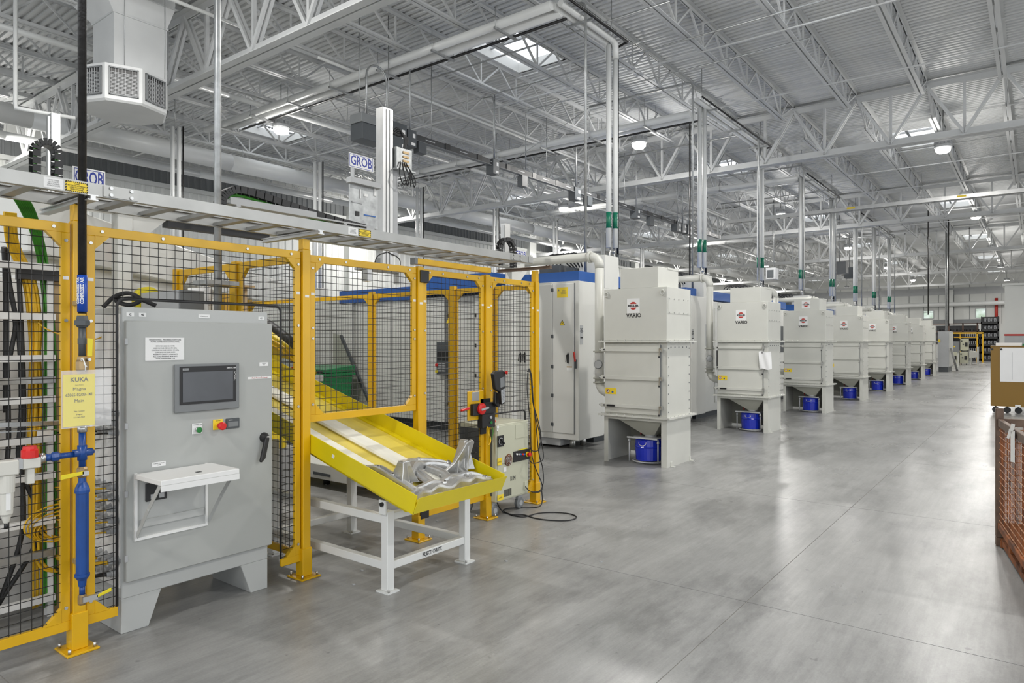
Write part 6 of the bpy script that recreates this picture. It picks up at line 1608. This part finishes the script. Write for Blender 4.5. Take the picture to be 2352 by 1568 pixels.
# ================================================================== FAR END OF THE AISLE
gc = thing('grey_cabinet', 'tall pale grey cabinet with yellow tag beyond the dust collectors', 'cabinet', (-3.8, 42.2, 0))
part('cabinet_body', MB().box(-4.05, -3.56, 41.5, 43.7, .25, 2.1), 'light_grey', gc, .01)
part('cabinet_plinth', MB().box(-4.02, -3.6, 41.55, 43.6, 0, .25), 'dark_grey', gc)
part('yellow_tag', MB().box(-4.04, -3.93, 41.49, 41.5, 1.55, 1.68), 'label_yellow', gc)
part('side_door', MB().box(-3.56, -3.55, 41.6, 43.6, .3, 2.05), 'machine_white', gc)
single('leaning_channel', MB().bar((-3.28, 42.6, .04), (-3.50, 41.7, 1.25), .10, .05), 'alu', 'grey metal channel leaning against the pale grey cabinet', 'channel')
eb = thing('grey_enclosure', 'square mid grey enclosure with small yellow sign on a white stand', 'electrical box', (-3.8, 50, 0))
part('enclosure_body', MB().box(-4.23, -3.76, 50, 50.3, .93, 1.58), 'mid_grey', eb, .01)
part('warning_sign', MB().poly([(-4.05, 49.99, 1.22), (-3.95, 49.99, 1.22), (-4.0, 49.99, 1.31)], (0, .005, 0)), 'label_yellow', eb)
part('stand', MB().box(-4.2, -4.14, 50.1, 50.2, 0, .93).box(-3.85, -3.79, 50.1, 50.2, 0, .93), 'cream', eb)
cc = thing('stacked_controller', 'd', 'controller', (-3.84, 54.5, 0), 'cream robot controllers at the far end')
part('body', MB().box(-4.04, -3.6, 54.2, 54.8, .1, .88), 'controller_cream', cc, .01)
part('black_side', MB().box(-4.1, -4.04, 54.22, 54.8, .1, .88), 'black', cc)
part('fan', MB().cyl((-3.88, 54.19, .5), (-3.88, 54.2, .5), .05, 14), 'dark_grey', cc)
part('switch', MB().box(-4.0, -3.93, 54.18, 54.2, .68, .78), 'black', cc)
part('operator_panel', MB().box(-3.78, -3.64, 54.18, 54.2, .35, .62), 'black', cc)
part('castor', MB().box(-4.0, -3.94, 54.3, 54.4, 0, .1).box(-3.7, -3.64, 54.3, 54.4, 0, .1), 'dark_grey', cc)
cc['label'] = 'cream robot controller standing beyond the grey enclosure, aisle side'
dup(cc, (-.56, -.3, 0), 'cream robot controller standing under the grey enclosure'); dup(cc, (0, .5, .88), 'cream robot controller raised on a stand beyond the grey enclosure')
rs = thing('controller_stand', 'white welded stand carrying the raised cream controller', 'stand', (-3.84, 55.2, 0))
part('stand_frame', MB().box(-4.12, -4.08, 54.85, 54.9, 0, .98).box(-3.58, -3.54, 54.85, 54.9, 0, .98).box(-4.12, -3.54, 54.85, 55.4, .92, .98), 'cream', rs)
pk = thing('cream_housing', 'tilted cream housing on a white stand near the yellow guard frame', 'housing', (-3.4, 56, 0))
part('housing_body', MB().poly([(-3.65, 56, .45), (-3.2, 56, .5), (-3.2, 56, .88), (-3.65, 56, .95)], (0, .8, 0)), 'cream', pk)
part('stand', MB().box(-3.55, -3.5, 56, 56.7, 0, .46).box(-3.2, -3.12, 56, 56.7, 0, 1.2), 'cream', pk)
gf = thing('guard_frame', 'yellow guard frame of square posts before the far racks', 'guard frame', (-4.1, 62, 0))
for x, y in ((-3.17, 62), (-3.52, 62), (-4.6, 62.2), (-5.2, 63.5)): part('frame_post', MB().box(x - .04, x + .04, y - .04, y + .04, 0, 2.22), 'fence_yellow', gf)
part('top_rail', MB().box(-5.2, -3.13, 61.96, 62.04, 2.15, 2.26), 'fence_yellow', gf)
part('top_rail', MB().box(-5.24, -5.16, 62.0, 63.5, 2.15, 2.25), 'fence_yellow', gf)
part('inner_rail', MB().box(-5.1, -3.6, 63.4, 63.46, 1.85, 1.92), 'fence_yellow', gf)
wm = MB()
for i in range(9): wm.box(-4.55 + i * .12, -4.545 + i * .12, 62.1, 62.105, .2, 2.2)
part('wire_mesh', wm, 'wire_black', gf, kind='stuff')
def rack(x0, x1, y, z0, z1, tiers, label, n, m='rack_dark'):
    t = thing('parts_rack', label, 'rack', ((x0 + x1) / 2, y + .5, z0), 'stacked steel racks of castings')
    h = (z1 - z0) / tiers
    part('dark_backing', MB().box(x0, x1, y + 1.0, y + 1.03, z0, z1), m, t)  # added dark sheet that makes the rack interior read dark
    for x in (x0, x1 - .08): part('rack_post', MB().box(x, x + .08, y, y + .08, z0, z1).box(x, x + .08, y + 1.1, y + 1.18, z0, z1), m, t)
    for i in range(tiers):
        z = z0 + i * h
        s = part('rack_tray', MB().box(x0, x1, y, y + 1.18, z + .02, z + .10).box(x0, x1, y, y + .04, z + .1, z + h * .32), m, t)
        cmb = MB()
        for j in range(n):
            cx = x0 + .2 + (x1 - x0 - .4) * j / (n - 1)
            cmb.poly([(cx - .035, y + .1, z + .12), (cx + .01, y + .1, z + .12), (cx + .045, y + .1, z + h * .5), (cx + .01, y + .1, z + h * .78), (cx - .025, y + .1, z + h * .74), (cx, y + .1, z + h * .5)], (0, .6, 0))
        part('casting', cmb, 'crank_alu', s, kind='stuff')
    return t
rack(-3.5, -2.34, 66, 0, 3.55, 6, 'tall dark rack stack filled with grey castings by the far wall', 9)
rack(-4.75, -3.55, 66, 0, 2.35, 4, 'lower dark rack stack behind the yellow guard frame', 7)
lr = thing('steel_rack', 'long brown steel shelving with dark parts before the far windows', 'rack', (-7.5, 68, 0))
for x in (-8.2, -7.1, -5.9, -4.9, -3.9): part('rack_post', MB().box(x, x + .1, 68, 68.2, 0, 3.1), 'brown_steel', lr)
for z in (1.3, 1.9, 2.35, 3.0): part('rack_beam', MB().box(-8.2, -3.5, 68, 68.15, z, z + .08), 'brown_steel', lr)
m = MB()
for i in range(44): m.box(-8.1 + i * .1, -8.04 + i * .1, 68.2, 68.7, 2.43, 2.6)
part('dark_back', MB().box(-8.2, -3.8, 68.75, 68.78, 1.3, 2.9), 'rack_dark', lr)  # solid sheet added behind the shelves to make them read dark
part('stored_part', m, 'rack_dark', lr, kind='stuff')
hd = duct('air_duct', -19, 6.0, .01, 74, 74.1, 'x') if False else None
single('heating_duct', MB().tube([(-14.5, Y1 - .8, 4.97), (-1.15, Y1 - .8, 5.05), (-.75, Y1 - .8, 4.9), (-.7, Y1 - .8, 3.0)], .2, 12), 'pipe_white', 'horizontal white duct running above the far windows', 'duct')
single('picture_frame', MB().box(.25, .95, 41.93, 41.99, 2.78, 3.7), 'ink', 'dark framed notice on the white office wall', 'picture frame')
single('notice_sheet', MB().box(.31, .89, 41.925, 41.93, 2.84, 3.64), 'poster', 'grey notice sheet inside the dark frame on the office wall', 'notice')
uh = thing('unit_heater', 'pale unit heater box hung over the distant machines', 'heater', (-8.95, 30, 4.3))
part('heater_body', MB().box(-9.25, -8.85, 30, 30.5, 4.25, 4.75), 'light_grey', uh, .01)
part('heater_grille', MB().box(-9.18, -8.92, 29.98, 30, 4.33, 4.65), 'dark_grey', uh)
part('hanger_rod', MB().cyl((-9, 30.3, 4.75), (-9, 30.3, 7.68), .02, 6), 'galv', uh)
for i, (x, y) in enumerate(((-7.55, 35.5), (-7.7, 38.5))):
    t = thing('dark_transformer', 'dark grey box hanging past the busway end, %s one' % ('first' if i == 0 else 'second'), 'electrical box', (x, y, 4.6))
    part('box_body', MB().box(x - .2, x + .35, y, y + .6, 4.85, 5.4), 'dark_grey', t, .01)
    part('hanger_rod', MB().cyl((x, y + .3, 5.4), (x, y + .3, 7.68), .02, 6), 'galv', t)
# ================================================================== BROWN CART
bc = thing('work_cart', 'brown rolling cart panel with large white sheet pinned to its side', 'cart', (-.1, 18.9, 0))
x0, x1, yf = -.81, .95, 18.66
part('side_panel', MB().box(x0, x1, yf, yf + .02, .15, 1.475), 'cart_brown', bc, .004)
part('cart_body', MB().box(x0 + .03, x1 - .03, yf + .02, yf + .7, .2, 1.45), 'cart_brown', bc)
part('cart_top', MB().box(x0 - .01, x1, yf - .01, yf + .72, 1.475, 1.495), 'cart_brown', bc)
for x in (x0 + .09, x0 + .30, x0 + .50, x0 + 1.3): 
    for yy in (yf + .08,): part('castor_wheel', MB().cyl((x, yy - .02, .068), (x, yy + .02, .068), .068, 18).box(x - .015, x + .015, yy - .03, yy - .02, .06, .2), 'rubber', bc)
sheet = part('white_sheet', MB().box(onY(2297, 800, yf)[0], x1, yf - .006, yf - .002, onY(2300, 876, yf)[2], 1.455), 'paper', bc)
m = MB()
for i in range(5): m.box(-.42 + i * .26, -.415 + i * .26, yf - .007, yf - .006, .75, 1.35)
part('printed_rule', m, 'light_grey', sheet, kind='stuff')
for px in (2279, 2300): k = onY(px, 802, yf); part('black_screw', MB().cyl((k[0], yf - .012, k[2]), (k[0], yf, k[2]), .022, 10), 'black', bc)
k = onY(2338, 931, yf); part('small_label', MB().box(k[0] - .05, k[0] + .05, yf - .004, yf, .15, .20), 'label_white', bc)
single('white_binder', MB().box(-.72, -.25, 18.75, 19.1, 1.495, 1.56), 'label_white', 'white binder lying on the brown cart', 'binder')
single('green_box', MB().box(-.24, -.05, 18.75, 19.0, 1.495, 1.54), 'green_bin', 'small dark green box lying on the brown cart', 'box')
rg = random.Random(8); m = MB()
for i in range(16):
    x, y = rg.uniform(0, .9), rg.uniform(18.75, 19.2); m.tube(smooth([(x, y, 1.50), (x + rg.uniform(-.1, .1), y + .05, 1.55), (x + rg.uniform(-.15, .15), y - .05, 1.53), (x + .1, y, 1.50)], 3), .014, 6)
single('tool_jumble', m, 'rubber', 'jumble of black hand tools and leads on the brown cart', 'tools', kind='stuff')
# ================================================================== RUSTY BASKET
Fp, Np = Vector((-.228, 6.56, 0)), Vector((-.02, 5.30, 0))
dA = (Np - Fp).normalized(); dB = Vector((-dA.y, dA.x, 0)); dB = dB if dB.x > 0 else -dB
LA, LB = 1.6, 1.25; zb, zt = .16, .995
bk = thing('wire_basket', 'rusty steel wire mesh basket on legs at the edge of the aisle', 'basket', (Fp.x + .6, Fp.y - .5, 0))
def pt_(a, b, z): v = Fp + dA * a + dB * b; return Vector((v.x, v.y, z))
for a, b in ((0, 0), (0, LB), (LA, 0), (LA, LB)):
    part('corner_post', MB().bar(pt_(a, b, .07), pt_(a, b, 1.075), .052, .06, dA).bar(pt_(a, b, 0), pt_(a, b, .07), .05, .05, dA), 'rust_light' if (a, b) == (0, 0) else 'rust', bk, .004)
for (a0, b0, a1, b1) in ((0, 0, LA, 0), (0, 0, 0, LB), (LA, 0, LA, LB), (0, LB, LA, LB)):
    part('top_rail', MB().bar(pt_(a0, b0, zt - .03), pt_(a1, b1, zt - .03), .03, .06), 'rust_light', bk, .003)
    part('bottom_rail', MB().bar(pt_(a0, b0, zb), pt_(a1, b1, zb), .03, .05), 'rust', bk, .003)
    m = MB(); hm_ = MB(); A0, A1 = pt_(a0, b0, 0), pt_(a1, b1, 0); L = (A1 - A0).length; u = (A1 - A0) / L; nn = u.cross(Vector((0, 0, 1)))
    for i in range(1, int(L / .05)): m.wire(A0 + u * (i * .05) + Vector((0, 0, zb)), A0 + u * (i * .05) + Vector((0, 0, zt - .03)), .0027, nn)
    for j in range(1, int((zt - zb) / .05)): hm_.wire(A0 + u * .02 + nn * .007 + Vector((0, 0, zb + j * .05)), A1 - u * .02 + nn * .007 + Vector((0, 0, zb + j * .05)), .0032, nn)
    part('wire_mesh', m, 'rust', bk, kind='stuff'); part('cross_wire', hm_, 'rust_wire', bk, kind='stuff')
for a in (.45, .9, 1.35):
    part('bottom_bearer', MB().bar(pt_(a, 0, .09), pt_(a, LB, .09), .07, .04), 'rust', bk)
for a in (.06, 1.5): part('base_runner', MB().bar(pt_(a, 0, .03), pt_(a, LB, .03), .06, .05), 'rust', bk)
part('base_runner', MB().bar(pt_(.0, .03, .045), pt_(LA, .03, .045), .05, .045), 'rust', bk)
part('basket_floor', MB().poly([pt_(0.02, .02, zb), pt_(LA - .02, .02, zb), pt_(LA - .02, LB - .02, zb), pt_(.02, LB - .02, zb)], (0, 0, .006)), 'rust', bk)
tg = thing('shipping_tag', 'white paper tag and strip hanging on the rusty basket rail', 'tag', tuple(pt_(.42, -.03, .7)))
def tq(px, py): 
    # on the vertical plane of the basket's aisle side
    u = (px - 1176) / 1568; v = (783 - py) / 1568
    dx, dy = -math.sin(YAW) + math.cos(YAW) * u, math.cos(YAW) + math.sin(YAW) * u
    F2 = Fp - dB * .03; den = dx * dA.y - dy * dA.x; D = (F2.x * dA.y - F2.y * dA.x) / den
    return Vector((D * dx, D * dy, EYE + D * v))
part('paper_strip', MB().poly([tq(2321, 990), tq(2330, 990), tq(2330, 1062), tq(2321, 1060)], dB * .002), 'tag_white', tg)
part('paper_tag', MB().poly([tq(2318, 984), tq(2327, 987), tq(2317, 1008), tq(2312, 1005)], dB * .002), 'tag_white', tg)
part('tag_loop', MB().poly([tq(2323, 972), tq(2331, 975), tq(2328, 988), tq(2320, 984)], dB * .002), 'tag_white', tg)
# things behind the basket
sb = thing('white_crate', 'white crate on yellow frame beyond the rusty basket', 'crate', (.5, 9.6, 0))
part('crate_body', MB().box(.05, 1.4, 9.2, 10.1, .25, .62), 'label_white', sb, .01)
part('yellow_frame', MB().box(.05, 1.4, 9.15, 9.2, .12, .25).box(.05, .12, 9.15, 10.1, 0, .25).box(1.33, 1.4, 9.15, 10.1, 0, .25), 'fence_yellow', sb)
rb2 = thing('wire_bin', 'small dark wire bin standing beyond the rusty basket', 'bin', (.4, 8.2, 0))
m = MB()
for i in range(14): m.wire(Vector((-.08 + i * .08, 8.0, 0)), Vector((-.08 + i * .08, 8.0, .72)), .005, Vector((0, 1, 0)))
for j in range(8): m.wire(Vector((-.08, 8.0, .05 + j * .09)), Vector((.96, 8.0, .05 + j * .09)), .005, Vector((0, 1, 0)))
part('front_mesh', m, 'black', rb2, kind='stuff')
part('bin_frame', MB().box(-.1, .98, 7.98, 8.02, .70, .74).box(-.1, .98, 8.6, 8.64, .70, .74).box(-.1, -.06, 8, 8.6, .7, .74).box(-.1, -.06, 7.98, 8.02, 0, .7).box(.94, .98, 7.98, 8.02, 0, .7).box(-.1, -.06, 8.6, 8.64, 0, .7), 'brown_steel', rb2)
# small debris on the floor
rg = random.Random(21)
for i, (px, py) in enumerate(((831, 1310), (812, 1342), (1162, 1288), (1004, 1197), (748, 1113), (1380, 1290), (1240, 1100))):
    u = (px - 1176) / 1568; D = 1.6 / ((py - 783) / 1568); x, y = D * (-math.sin(YAW) + math.cos(YAW) * u), D * (math.cos(YAW) + math.sin(YAW) * u)
    m = MB().poly([(x - .012, y - .004, 0), (x + .008, y - .008, 0), (x + .014, y + .004, 0), (x - .004, y + .009, 0)], (0, 0, .006))
    single('metal_chip', m, 'light_grey', 'tiny grey metal chip lying on the concrete floor near the chute', 'debris', 'metal chips on the floor')
